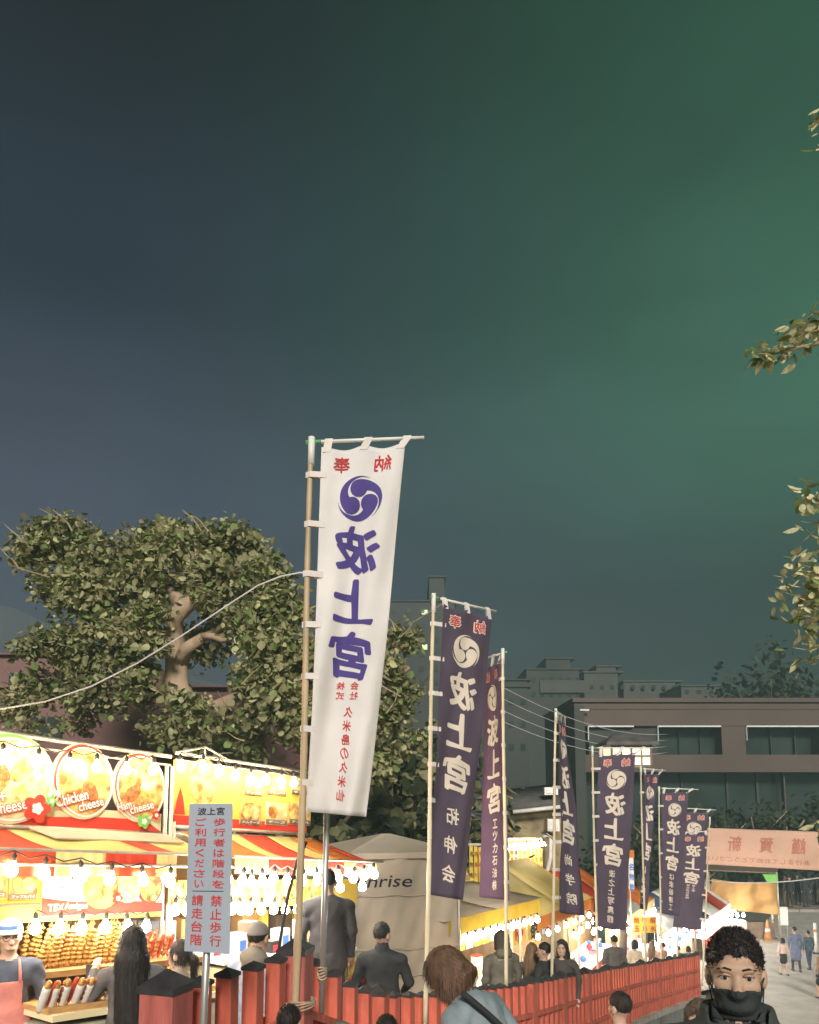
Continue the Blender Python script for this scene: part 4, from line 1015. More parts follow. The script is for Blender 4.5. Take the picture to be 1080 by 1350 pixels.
# ------------------------------------------------------------------ further stalls down the path
def stall_far(name_label, px0, px1, d0, d1, py_eave, awn, fascia='cream_paint', depth=1.8, pitch=.45, goods=8, bulbs=6, kind='w', menu=None, str_label='', over=0.35, counter_h=.8, gset=('toy_red', 'toy_blue', 'plastic_white', 'toy_pink'), goods_label='', bs=1.0, menu_h=.5, menu_up=False, rows=1):
    A, C = S(px0, py_eave, d0), S(px1, py_eave, d1)
    e = Vector((C.x - A.x, C.y - A.y, 0)); L = e.length; e = e.normalized(); n = Vector((e.y, -e.x, 0)); 
    if n.dot(CAM - A) < 0: n = -n
    M0 = (A + C) / 2; zg = z_path(uv_of(M0.x, M0.y)[0]); B = Vector((M0.x, M0.y, zg)); o = empty('food_stall', B); tag(o, name_label, 'stall', 'lit food stalls along the path')
    ze = (A.z + C.z) / 2
    def P(x, nn, z): p = Vector((A.x, A.y, 0)) + e * x + n * nn; return Vector((p.x, p.y, z)) - B
    for x in (.05, L - .05):
        for nn in (-.05, -depth): MB().tube([P(x, nn, zg), P(x, nn, ze + (.02 if nn > -.1 else .1))], .022, 8).build('post', M('frame_steel'), o, True)
    k = len(awn)
    for i, m in enumerate(awn):
        a, b = L * i / k - (over * .3 if i == 0 else 0), L * (i + 1) / k + (over * .3 if i == k - 1 else 0); vs = []; fs = []; nu, nn_ = 4, 5
        for p in range(nn_ + 1):
            f = p / nn_
            for q in range(nu + 1): x = a + (b - a) * q / nu; vs.append(P(x, over - (over + depth * .6) * f, ze + pitch * f + .012 * math.sin(x * 6 + f * 3) - .03 * math.sin(math.pi * f)))
        for p in range(nn_):
            for q in range(nu): w = p * (nu + 1) + q; fs.append((w, w + 1, w + nu + 2, w + nu + 1))
        w = MB().add(vs, fs).build('awning', M(m), o, True); w.modifiers.new('t', 'SOLIDIFY').thickness = .005
    MB().slab(P(-.1, -depth * .6, ze + pitch) , P(L + .1, -depth * .6, ze + pitch), P(L + .1, -depth, ze + .1), P(-.1, -depth, ze + .1), .006).build('roof_sheet', M(awn[0]), o)
    vs = []; fs = []; kk = 24
    for i in range(kk + 1):
        x = L * i / kk; vs += [P(x, over, ze), P(x, over + .01 * math.sin(i * 2), ze - .24)]
    for i in range(kk): fs.append((2 * i, 2 * i + 2, 2 * i + 3, 2 * i + 1))
    MB().add(vs, fs).build('valance', M(fascia), o)
    MB().slab(P(0, -depth, zg), P(L, -depth, zg), P(L, -depth, ze + .08), P(0, -depth, ze + .08), .02).build('back_wall', M('interior'), o)
    MB().slab(P(0, -.75, zg + counter_h), P(L, -.75, zg + counter_h), P(L, .1, zg + counter_h - .06), P(0, .1, zg + counter_h - .06), .03).build('counter_top', M('plastic_white'), o)
    MB().slab(P(0.02, .08, zg), P(L - .02, .08, zg), P(L - .02, .08, zg + counter_h - .08), P(0.02, .08, zg + counter_h - .08), .02).build('counter_front', M('red_paint' if 'red_tarp' in awn else 'cream_paint'), o)
    if menu:
        nm = len(menu)
        for i, ch in enumerate(menu):
            w = L / nm; x = w * (i + .5); zt = ze + pitch + menu_h if menu_up else ze - .28; nn = -depth * .35 if menu_up else -.4
            b4 = [P(x - w * .42, nn, zt - menu_h), P(x + w * .42, nn, zt - menu_h), P(x + w * .42, nn - .006, zt - menu_h), P(x - w * .42, nn - .006, zt - menu_h)]
            t4 = [v + Vector((0, 0, menu_h)) for v in b4]
            s = MB().hexa(b4, t4).build('menu_strip', M('menu_yellow' if i % 3 else 'paper'), o)
            fn = lambda a, b, l: P(x + a, nn + .003 + l, zt - menu_h / 2 + b)
            mb = MB(); put_text(mb, ch, .025, 0, menu_h * .25, w * .55, w * .6, fn, L=9, lift=.002); put_text(mb, menu[(i * 3 + 1) % nm], .025, 0, -menu_h * .05, w * .5, w * .55, fn, L=9, lift=.002)
            tag(mb.build('lettering', M('ink_red' if i % 2 else 'ink_black'), s), kind='stuff')
    for i in range(goods):
        x = .12 + (L - .24) * (i + .5) / goods; h = random.uniform(.10, .26); zz = zg + counter_h + .012
        mb = MB(); 
        if i % 3 == 0: mb.box((0, 0, h / 2), (.16, .14, h)); mb.box((0, 0, h + .012), (.17, .15, .02), m=1)
        elif i % 3 == 1: mb.ball((0, 0, .085), .085, 10, 7); mb.ball((0, 0, .20), .055, 8, 6, m=1); mb.ball((.05, 0, .25), .02, 6, 4, m=1); mb.ball((-.05, 0, .25), .02, 6, 4, m=1)
        else: mb.tube([(0, 0, 0), (0, 0, h * .7), (0, 0, h * .85), (0, 0, h + .04)], [.05, .05, .02, .02], 9); mb.tube([(0, 0, h + .04), (0, 0, h + .07)], .024, 8, m=1)
        nm = ('goods_box', 'plush_toy', 'bottle')[i % 3]
        q = mb.build(nm, [M(gset[i % len(gset)]), M(gset[(i + 1) % len(gset)])], None, i % 3 != 0); q.location = P(x, -.35 + .2 * (i % 2), zz) + B; q.rotation_euler = (0, 0, random.uniform(0, 1))
        q.location.z = zg + counter_h + .03
        tag(q, ('small lidded box', 'small round-bodied toy', 'small bottle')[i % 3] + ' on the counter of ' + goods_label, ('box', 'toy', 'bottle')[i % 3], ('boxes', 'toys', 'bottles')[i % 3] + ' at ' + goods_label)
    for r in range(rows):
        pts = [P(.1 + (L - .2) * i / (bulbs - 1), over - .02 - r * .5, ze - .30 - .12 * r) + B for i in range(bulbs)]
        light_string(str_label if r == 0 else str_label.replace('string', 'inner string'), pts, kind, sag=.03, scale=bs)
    return P, B, L, ze, zg, o
SF = {}
SF['c'] = stall_far('food stall with a low beige roof and dense yellow menu strips', 566, 690, 13.2, 16.0, 1196, ['beige_tarp', 'beige_tarp'], 'menu_yellow', goods=10, bulbs=13, kind='w', menu='焼鳥牛串たこぶた玉いか', str_label='dense string of bulbs under the beige stall roof', goods_label='the beige-roofed stall', pitch=.25, gset=('brown_board', 'cream_paint', 'plastic_white', 'toy_red'), bs=1.05, rows=2)
SF['d'] = stall_far('food stall with a plain bright yellow awning', 676, 752, 16.4, 19.5, 1194, ['yellow_tarp', 'yellow_tarp'], 'orange_tarp', goods=6, bulbs=7, kind='c', menu='そば氷飴', str_label='string of white bulbs under the plain yellow awning', goods_label='the yellow-awning stall', pitch=.85, over=.5)
SF['e'] = stall_far('stall with an orange and red striped awning behind the dark banners', 764, 806, 20.5, 24.5, 1192, ['orange_tarp', 'red_tarp', 'orange_tarp'], 'red_tarp', goods=7, bulbs=6, kind='f', rows=2, str_label='string of white bulbs under the orange and red awning', goods_label='the orange and red stall', pitch=.9, bs=1.3)
SF['f'] = stall_far('stall with a white and orange awning beside the yellow board', 812, 850, 25.0, 29.5, 1195, ['white_tarp', 'orange_tarp'], 'yellow_tarp', goods=8, bulbs=6, kind='f', rows=2, str_label='string of white bulbs under the white and orange awning', goods_label='the white and orange stall', pitch=.9, bs=1.4)
SF['g'] = stall_far('toy stall with a blue and white awning at the foot of the path', 868, 912, 28.0, 34.0, 1208, ['white_tarp', 'blue_tarp', 'white_tarp'], 'white_tarp', goods=14, bulbs=8, kind='f', rows=2, str_label='string of white bulbs over the toys', goods_label='the blue and white stall', pitch=.7, bs=1.4)
SF['h'] = stall_far('stall with a red and white peaked awning by the road', 926, 958, 33.0, 38.0, 1196, ['white_tarp', 'red_tarp', 'white_tarp'], 'white_tarp', goods=9, bulbs=7, kind='f', rows=2, str_label='string of white bulbs under the red and white awning', goods_label='the red and white stall', pitch=1.0, bs=1.5)
# ------------------------------------------------------------------ trees
mat('bark', (0.34, 0.25, 0.17), 0.9, 0.3, 3.0, bump=0.6, bscale=14, stretch=(1, 1, .35), detail=8)
mat('twig', (0.36, 0.30, 0.18), 0.9, 0.25, 6.0)
mat('leaf_olive', (0.27, 0.27, 0.125), 0.6, 0.3, 0.9, trans=0.42, col2=(0.46, 0.43, 0.23), detail=2)
mat('leaf_pale', (0.46, 0.45, 0.24), 0.55, 0.35, 3.0, trans=0.3, detail=2)
mat('leaf_green', (0.20, 0.27, 0.09), 0.55, 0.4, 2.0, trans=0.3, detail=2)
mat('leaf_bright', (0.62, 0.60, 0.36), 0.5, 0.25, 6.0, trans=0.25, detail=2)
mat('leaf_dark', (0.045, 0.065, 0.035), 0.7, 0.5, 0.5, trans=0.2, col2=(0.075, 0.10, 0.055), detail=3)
HEART = [(0, 0), (.34, .16), (.50, .45), (.40, .74), (0, 1.12), (-.40, .74), (-.50, .45), (-.34, .16)]
LONG = [(0, 0), (.17, .28), (.21, .58), (.13, .86), (0, 1.0), (-.13, .86), (-.21, .58), (-.17, .28)]
def leaf_cloud(name, pts, size, mats, parent, origin, droop=0.3, shape=HEART, pick=None, outdir=None):
    n = len(pts); rs = np.random.RandomState(len(pts) + int(size * 1000))
    sh = np.array([(x, y, 0.0) for x, y in shape]); sh[:, 2] = -0.35 * np.abs(sh[:, 0]) - 0.12 * sh[:, 1] ** 2
    k = len(shape); V = np.zeros((n, k, 3))
    yaw = rs.uniform(0, 2 * np.pi, n); tilt = rs.normal(-droop * 1.6, 0.6, n); roll = rs.normal(0, .55, n); sc = size * rs.uniform(.35, 1.3, n)
    cy, sy, ct, st, cr, sr = np.cos(yaw), np.sin(yaw), np.cos(tilt), np.sin(tilt), np.cos(roll), np.sin(roll)
    for i in range(k):
        x, y, z = sh[i]; x1 = x * cr + z * sr; z1 = -x * sr + z * cr; y2 = y * ct - z1 * st; z2 = y * st + z1 * ct
        V[:, i, 0] = (x1 * cy - y2 * sy) * sc; V[:, i, 1] = (x1 * sy + y2 * cy) * sc; V[:, i, 2] = z2 * sc
    V += np.array(pts)[:, None, :] - np.array(origin)[None, None, :]
    me = bpy.data.meshes.new(name); idx = np.arange(n) * k
    F = np.concatenate([np.stack([idx, idx + 1, idx + 2, idx + 3, idx + 4], 1).reshape(-1, 5), np.stack([idx, idx + 4, idx + 5, idx + 6, idx + 7], 1)], 0)
    me.from_pydata(V.reshape(-1, 3).tolist(), [], F.tolist())
    for m in mats: me.materials.append(m)
    mi = rs.choice(len(mats), n, p=pick) if pick is not None else rs.randint(0, len(mats), n)
    me.polygons.foreach_set('material_index', np.concatenate([mi, mi]).astype(np.int32)); me.update()
    return link(name, me, parent)
def wobble(a, b, n, amp):
    out = []; a, b = Vector(a), Vector(b)
    for i in range(n + 1):
        t = i / n; p = a.lerp(b, t); w = amp * math.sin(math.pi * t)
        out.append(p + Vector((random.uniform(-w, w), random.uniform(-w, w), random.uniform(-w, w) * .6)))
    return out

def big_tree():
    d = 14.5
    base = S(262, 1060, d); base.z = z_path(uv_of(base.x, base.y)[0])
    o = empty('tree', base); tag(o, 'large spreading broad-leaved tree with lit tan limbs behind the food stalls', 'tree')
    def q(px, py, dd=0): return S(px, py, d + dd) - base
    limbs = []
    t = MB()
    main = [Vector((0, 0, 0)), q(262, 1000), q(250, 950), q(233, 900), q(232, 850), q(228, 815, -.2), q(246, 798, -.3), q(264, 788, -.3)]
    t.tube(main, [.34, .30, .26, .21, .19, .18, .15, .10], 12)
    limbs.append((main[-1], [q(320, 740, -.5), q(300, 710, .3), q(200, 730, .5), q(255, 700, .2)]))
    b1 = [q(234, 880), q(244, 856, -.2), q(268, 840, -.4)]; t.tube(b1, [.14, .12, .085], 10)
    limbs.append((b1[-1], [q(330, 800, -.8), q(360, 780, -.6), q(310, 850, -.9)]))
    b2 = [q(255, 960, .2), q(290, 935, -.2), q(310, 925, -.5), q(330, 935, -.8), q(350, 915, -1)]; t.tube(b2, [.24, .19, .16, .15, .10], 10)
    limbs.append((b2[-1], [q(390, 880, -1.2), q(380, 930, -1.4), q(350, 850, -1.1), q(500, 920, -.5), q(520, 880, -.3)]))
    b3 = [q(250, 930, .4), q(180, 870, .6), q(130, 800, .8), q(90, 750, .8)]; t.tube(b3, [.22, .17, .13, .08], 10)
    limbs.append((b3[-1], [q(60, 700, .6), q(100, 705, 1), q(30, 720, .4), q(150, 740, .5)]))
    b4 = [q(200, 890, .6), q(120, 860, .4), q(60, 850, .2)]; t.tube(b4, [.16, .11, .06], 8)
    limbs.append((b4[-1], [q(40, 840, 0), q(90, 835, .2), q(60, 870, 0)]))
    b5 = [q(246, 800, -.1), q(210, 770, .3), q(180, 740, .4)]; t.tube(b5, [.14, .10, .06], 8)
    b6 = [q(350, 935, -.6), q(430, 930, 0), q(500, 905, .3), q(540, 880, .3)]; t.tube(b6, [.15, .12, .08, .04], 8)
    for s, es in limbs:
        for e in es: t.tube(wobble(s - (e - s) * .04, e, 4, .12), [.082, .062, .045, .03, .012], 7)
    # stand-off broken stubs and bare twigs sticking out of the crown
    tr = t.build('trunk', M('bark'), o, True)
    # crown: clumps (px, py, depth offset, radius px, density)
    C = [(60, 715, .2, 52, 1), (30, 735, 0, 26, .6), (95, 700, .6, 45, 1), (130, 735, .4, 55, 1), (110, 780, .2, 60, 1), (70, 770, .2, 42, .8), (165, 770, .3, 55, 1), (190, 720, .6, 52, .9), (240, 715, .3, 55, 1), (300, 715, .1, 50, 1), (285, 760, -.3, 55, 1), (335, 720, .2, 40, .7), (345, 765, -.6, 55, 1), (375, 800, -.9, 48, 1), (330, 815, -.9, 48, 1),
         (180, 830, -.2, 52, .9), (140, 830, .3, 50, .9), (90, 845, .2, 48, 1), (45, 850, .1, 34, .8), (110, 880, .2, 46, .7), (170, 870, .2, 44, .7), (360, 850, -1.2, 52, 1), (395, 870, -1.1, 45, 1), (340, 890, -1.3, 44, .9), (370, 925, -1.4, 48, 1.1), (400, 940, -1.2, 40, 1), (330, 945, -1.2, 30, .5), (385, 965, -1.3, 24, .6), (300, 800, .6, 50, .6), (215, 765, .8, 50, .6), (270, 850, 1.2, 60, .5),
         (200, 910, .9, 50, .5), (140, 925, .8, 46, .5), (60, 905, .7, 50, .6), (20, 930, .7, 44, .5), (100, 950, .8, 40, .35), (500, 880, 0, 44, .9), (530, 910, .1, 34, .9), (510, 945, .2, 44, .8), (470, 920, .4, 44, .6), (540, 980, .3, 32, .7), (500, 1000, .4, 40, .7), (440, 880, .3, 46, .7), (470, 830, .6, 44, .7), (535, 840, .6, 36, .6), (420, 990, .6, 46, .5), (255, 965, .4, 40, .35), (310, 985, .3, 44, .35), (262, 935, -.9, 34, .7), (235, 925, -.8, 30, .8), (290, 955, -1.0, 30, .6), (215, 960, -.7, 36, .6), (260, 985, -.8, 36, .6), (205, 850, -.7, 26, .7), (200, 800, -.6, 36, .8), (275, 790, -.9, 26, .7), (205, 745, -.4, 30, .8), (180, 900, -.4, 34, .6), (100, 915, .2, 36, .5), (40, 960, .4, 34, .35), (330, 975, -.6, 34, .5)]
    pts = []; pale = []; rs = np.random.RandomState(3)
    for px, py, dd, r, den in C:
        c = q(px, py, dd) + base; R_ = r / 1080 * d
        n = int(760 * den * (r / 50) ** 2)
        v = rs.normal(0, 1, (n, 3)); v /= np.linalg.norm(v, axis=1)[:, None]; rad = rs.uniform(.25, 1, n) ** .5
        p = v * rad[:, None] * np.array([R_, R_ * 1.0, R_ * .82]) + np.array(c)
        # thin sub-clusters: keep leaves near random sprig centres for uneven outline
        ce = p[rs.choice(n, max(3, n // 9))]; j = rs.randint(0, len(ce), n)
        p = p * .42 + ce[j] * .58 + rs.normal(0, .06, (n, 3))
        pts.append(p)
    P = np.concatenate(pts); sel = rs.rand(len(P))
    leaf_cloud('crown', P, .118, [M('leaf_olive'), M('leaf_pale'), M('leaf_green')], o, base, pick=[.5, .28, .22])
    # bare twigs
    tw = MB()
    for k in range(50):
        px, py, dd, r, den = C[rs.randint(len(C))]; c = q(px, py, dd - .3)
        a = c + Vector(rs.normal(0, .3, 3)); e = a + Vector((rs.normal(0, .3), rs.normal(-.15, .25), abs(rs.normal(.25, .15)))); tw.tube(wobble(a, e, 2, .05), [.014, .010, .004], 5)
    for px, py in ((5, 690), (0, 722), (70, 672), (240, 672), (256, 680), (400, 860), (385, 790)):
        a = q(px + 25, py + 28, -.2); tw.tube(wobble(a, q(px, py, -.4), 3, .05), [.02, .016, .012, .006], 5)
    tag(tw.build('twigs', M('twig'), o), kind='stuff')
big_tree()

def dark_tree(px, py_base, d, w, h, label, grp, n=900, size=.3, m=('leaf_dark',), zc=.6, base_z=None):
    b = S(px, 1050, d); b.z = 0.0 if base_z is None else base_z
    o = empty('tree', b); tag(o, label, 'tree', grp)
    t = MB(); t.tube(wobble((0, 0, 0), (0, 0, h * .55), 4, .15), [.22, .19, .16, .12, .07], 8)
    rs = np.random.RandomState(int(px * 7 + d))
    for k in range(6):
        a = k * 1.1; t.tube(wobble((0, 0, h * (.3 + .04 * k)), (w * .35 * math.cos(a), w * .35 * math.sin(a), h * (.6 + .05 * k)), 3, .2), [.09, .07, .05, .02], 6)
    t.build('trunk', M('bark'), o, True)
    ce = rs.normal(0, 1, (26, 3)); ce /= np.linalg.norm(ce, axis=1)[:, None]; ce *= rs.uniform(.2, .9, 26)[:, None]
    ce = ce * np.array([w / 2, w / 2, h * .36]) + np.array([0, 0, h * zc]); j = rs.randint(0, 26, n)
    p = ce[j] + rs.normal(0, 1, (n, 3)) * np.array([w * .11, w * .11, h * .075])
    leaf_cloud('crown', p + np.array(b), size, [M(x) for x in m], o, b)
    return o
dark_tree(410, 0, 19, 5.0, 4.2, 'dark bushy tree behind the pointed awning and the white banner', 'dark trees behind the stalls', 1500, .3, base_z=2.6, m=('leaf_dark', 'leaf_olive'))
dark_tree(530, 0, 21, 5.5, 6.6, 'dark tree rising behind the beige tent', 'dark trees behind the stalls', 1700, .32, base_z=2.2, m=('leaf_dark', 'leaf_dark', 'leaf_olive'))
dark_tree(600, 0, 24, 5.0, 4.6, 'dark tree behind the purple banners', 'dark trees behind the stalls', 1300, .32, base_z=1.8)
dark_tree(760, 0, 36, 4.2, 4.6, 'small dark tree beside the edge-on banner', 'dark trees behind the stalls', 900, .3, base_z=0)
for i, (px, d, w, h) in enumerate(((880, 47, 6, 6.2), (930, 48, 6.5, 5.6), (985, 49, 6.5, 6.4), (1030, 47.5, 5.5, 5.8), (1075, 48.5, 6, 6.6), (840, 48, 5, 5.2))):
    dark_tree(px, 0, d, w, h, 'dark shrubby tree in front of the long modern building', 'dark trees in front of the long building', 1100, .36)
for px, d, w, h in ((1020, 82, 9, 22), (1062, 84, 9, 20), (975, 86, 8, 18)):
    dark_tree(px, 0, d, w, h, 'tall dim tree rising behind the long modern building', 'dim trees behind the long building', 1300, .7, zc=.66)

# overhanging tree on the right-hand bank
def right_tree():
    b = UV(5.5, 5.2, 0); b.z = 5.3 - .215 * 5.5 + .3
    o = empty('tree', b); tag(o, 'tree on the stair bank whose small-leaved twigs overhang from the right', 'tree')
    D = 5.0
    def q(px, py, dd=0): return S(px, py, D + dd) - b
    tk = MB(); main = [Vector((0, 0, -.1)), Vector((-.1, .05, 1.2)), Vector((-.25, .2, 2.6)), Vector((-.5, .4, 4.2)), Vector((-.7, .6, 5.6))]
    tk.tube(main, [.20, .17, .14, .10, .05], 10); tk.build('trunk', M('bark'), o, True)
    # branch end pixel, start height index, leaf spread
    br = [((1074, 160), 4, 10, .3), ((1080, 195), 4, 10, .3), ((998, 470), 3, 60, .22), ((1036, 445), 3, 60, .34), ((1068, 425), 3, 30, .3), ((1062, 660), 2, 40, .42), ((1072, 690), 2, 36, .35), ((1056, 758), 2, 110, .6), ((1054, 790), 2, 120, .6), ((1062, 820), 2, 110, .6), ((1072, 852), 2, 60, .45), ((1078, 1095), 1, 50, .4)]
    lm = MB(); lm.add([Vector((x * .5, y, -.10 * abs(x) - .05 * y * y)) for x, y in HEART], [(0, 1, 2, 3, 4), (0, 4, 5, 6, 7)])
    lms = [lm.mesh('leaf', M(x)) for x in ('leaf_bright', 'leaf_green')]
    rs = np.random.RandomState(5)
    for (px, py), hi, n, spread in br:
        e = q(px, py); s = main[hi]; mid = s.lerp(e, .55) + Vector((0, 0, .25)); path = []
        for i in range(9):
            t = i / 8; path.append((s * (1 - t) ** 2) + mid * (2 * t * (1 - t)) + e * t * t)
        bo = MB(); bo.tube(path, [.05 * (1 - i / 9) + .005 for i in range(9)], 6); br_o = bo.build('branch', M('twig'), o, True)
        tot = max(n, 6) + 14
        for k in range(tot):
            f = 1 - (rs.rand() ** 1.3) * (.055 if k < n else .3)
            i = min(7, int(f * 8)); p = path[i].lerp(path[i + 1], f * 8 - i)
            if k < n: p = p + Vector(rs.normal(0, 1, 3)) * spread * .16
            rot = Euler((rs.normal(-.2, .7), rs.normal(0, .6), rs.uniform(0, 6.28))).to_matrix().to_4x4()
            link('leaf', lms[int(rs.rand() < .3)], br_o, Matrix.Translation(p) @ rot @ Matrix.Scale(rs.uniform(.055, .095), 4))
right_tree()

# ------------------------------------------------------------------ buildings
mat('concrete_brown', (0.115, 0.088, 0.074), 0.85, 0.12, .3, bump=.1, bscale=3)
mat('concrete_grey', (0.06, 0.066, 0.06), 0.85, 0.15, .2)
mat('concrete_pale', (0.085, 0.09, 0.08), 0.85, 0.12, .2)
mat('dark_glass', (0.03, 0.045, 0.04), 0.15, 0.3, .5, spec=0.6)
mat('white_trim_glow', (0.6, 0.6, 0.57), 0.5, 0.05, 2.0, emit=(0.9, 1.0, 0.95), estr=0.1)  # faint glow put into the trim's material; the trim is no lamp
mat('lit_window', (0.6, 0.65, 0.4), 0.4, 0.1, 1.0, emit=(0.75, 1.0, 0.55), estr=0.35)
mat('lit_screen', (0.7, 0.8, 0.8), 0.4, 0.3, 3.0, emit=(0.8, 0.95, 1.0), estr=0.7)
mat('lit_poster', (0.8, 0.7, 0.5), 0.4, 0.3, 5.0, emit=(1.0, 0.8, 0.55), estr=0.6)
mat('red_wall', (0.19, 0.105, 0.10), 0.85, 0.15, .6)
mat('wall_mottled', (0.27, 0.22, 0.13), 0.9, 0.45, 2.2, bump=.4, bscale=9, detail=8)
mat('roof_tile', (0.10, 0.095, 0.09), 0.8, 0.3, 4.0)
def wpt(px, py, d, b): return S(px, py, d) - b
def facade_box(name, parent, px0, px1, py0, py1, d, dep, m, b, dz=0.0, zfix=None):
    a, c = S(px0, py0, d), S(px1, py1, d); z0 = c.z if zfix is None else zfix
    mb = MB(); mb.hexa([Vector(v) - b for v in ((a.x, d, z0), (c.x, d, z0), (c.x, d + dep, z0), (a.x, d + dep, z0))], [Vector(v) - b for v in ((a.x, d, a.z), (c.x, d, a.z), (c.x, d + dep, a.z), (a.x, d + dep, a.z))])
    return mb.build(name, M(m), parent)
def long_building():
    d = 55; b = Vector((at_x(960, d), d + 6, 0)); o = empty('building', b); tag(o, 'long low modern building with brown concrete bands and dark glass', 'building')
    px0, px1 = 757, 1290
    facade_box('upper_glass', o, px0 + 4, px1 - 4, 945, 1020, d + 1.2, 10, 'dark_glass', b)
    facade_box('lower_glass', o, px0 + 4, px1 - 4, 1019, 1140, d + 1.6, 10, 'dark_glass', b, zfix=0)
    p = facade_box('parapet', o, px0, px1, 924, 957, d, 12, 'concrete_brown', b)
    facade_box('coping', p, px0 - 2, px1 + 2, 920, 925.5, d - .2, 12.4, 'concrete_brown', b)
    facade_box('parapet_joint', p, px0, px1, 934.5, 935.6, d - .03, .1, 'concrete_grey', b)
    facade_box('band', o, px0 + 1, px1, 995, 1018, d, 2, 'concrete_brown', b)
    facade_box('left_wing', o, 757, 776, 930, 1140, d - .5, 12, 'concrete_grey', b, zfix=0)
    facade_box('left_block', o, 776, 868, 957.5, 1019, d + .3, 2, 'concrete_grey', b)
    for a, c in ((776, 836), (868, 951), (985, 1080), (1110, 1200)):
        w = facade_box('window_head', o, a, c, 956.6, 958.4, d - .12, .2, 'white_trim_glow', b)
        facade_box('window_edge', o, a - .6, a + .8, 957.8, 976, d - .1, .2, 'white_trim_glow', b)
        for k in range(1, 3): facade_box('mullion', o, a + (c - a) * k / 3 - .5, a + (c - a) * k / 3 + .5, 958, 995, d + .9, .2, 'concrete_grey', b)
    for a in (951, 1080, 1200): facade_box('pier', o, a, a + 33, 957.2, 995.2, d + .05, 2, 'concrete_brown', b)
    for px in (1037, 1160): facade_box('column', o, px - 2.5, px + 2.5, 1018.5, 1140, d + .6, .5, 'concrete_brown', b, zfix=0)
    for px in (900, 960, 1000, 1100): facade_box('mullion', o, px - .6, px + .6, 1018.5, 1100, d + 1.4, .2, 'concrete_grey', b)
    facade_box('vent', o, 765, 777, 935, 937, d - .6, .2, 'white_trim_glow', b)
    s = facade_box('poster', o, 1074, 1079, 880, 890, d - 5, .2, 'lit_poster', b) if False else None
long_building()
def small_building(label, boxes, d, wins=(), mats='concrete_grey', grp=None, name='building'):
    b = Vector((at_x(boxes[0][0], d), d, 0)); o = empty(name, b); tag(o, label, 'building', grp)
    for i, (a, c, y) in enumerate(boxes):
        w = facade_box('block', o, a, c, y, 1140, d + i * .4, 12, mats, b, zfix=0)
        facade_box('roof_edge', w, a - .6, c + .6, y - 1.2, y + .8, d + i * .4 - .2, 12.4, mats, b)
    for px, py, w, h, m in wins: facade_box('window', o, px - w / 2, px + w / 2, py - h / 2, py + h / 2, d - .1, .15, m, b)
def grid(x0, x1, y0, y1, nx, ny, w, h, m='dark_glass', skip=()):
    return [(x0 + (x1 - x0) * i / max(1, nx - 1), y0 + (y1 - y0) * j / max(1, ny - 1), w, h, m) for i in range(nx) for j in range(ny) if (i, j) not in skip]
small_building('pale apartment tower dim in the night behind the dark tree', [(512, 602, 792), (566, 588, 760)], 95, grid(520, 592, 805, 900, 5, 6, 7, 7) + [(560, 807, 8, 6, 'lit_window'), (560, 853, 7, 7, 'lit_window')])
small_building('dim flat-roofed block far behind the edge-on banner', [(694, 770, 882), (720, 758, 868)], 105, grid(704, 762, 896, 915, 6, 2, 5, 6))
small_building('dim stepped block far behind the wooden lantern', [(770, 822, 886), (822, 900, 898), (786, 820, 878)], 108, grid(780, 890, 906, 916, 9, 1, 5, 5), 'concrete_pale')
small_building('dim pale block just above the long building roof', [(898, 962, 904)], 100, grid(906, 954, 912, 912, 4, 1, 5, 5), 'concrete_pale')
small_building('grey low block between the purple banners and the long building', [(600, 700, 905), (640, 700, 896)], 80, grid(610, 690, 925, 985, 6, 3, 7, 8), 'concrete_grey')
small_building('dim red-walled house behind the left side of the big tree', [(-120, 58, 862)], 26, [(-30, 900, 22, 26, 'dark_glass'), (20, 900, 16, 26, 'dark_glass')], 'red_wall')
small_building('brown-walled house behind the stalls under the big tree', [(-140, 420, 905)], 20.5, [(60, 960, 40, 30, 'dark_glass'), (330, 960, 36, 30, 'dark_glass')], 'red_wall')
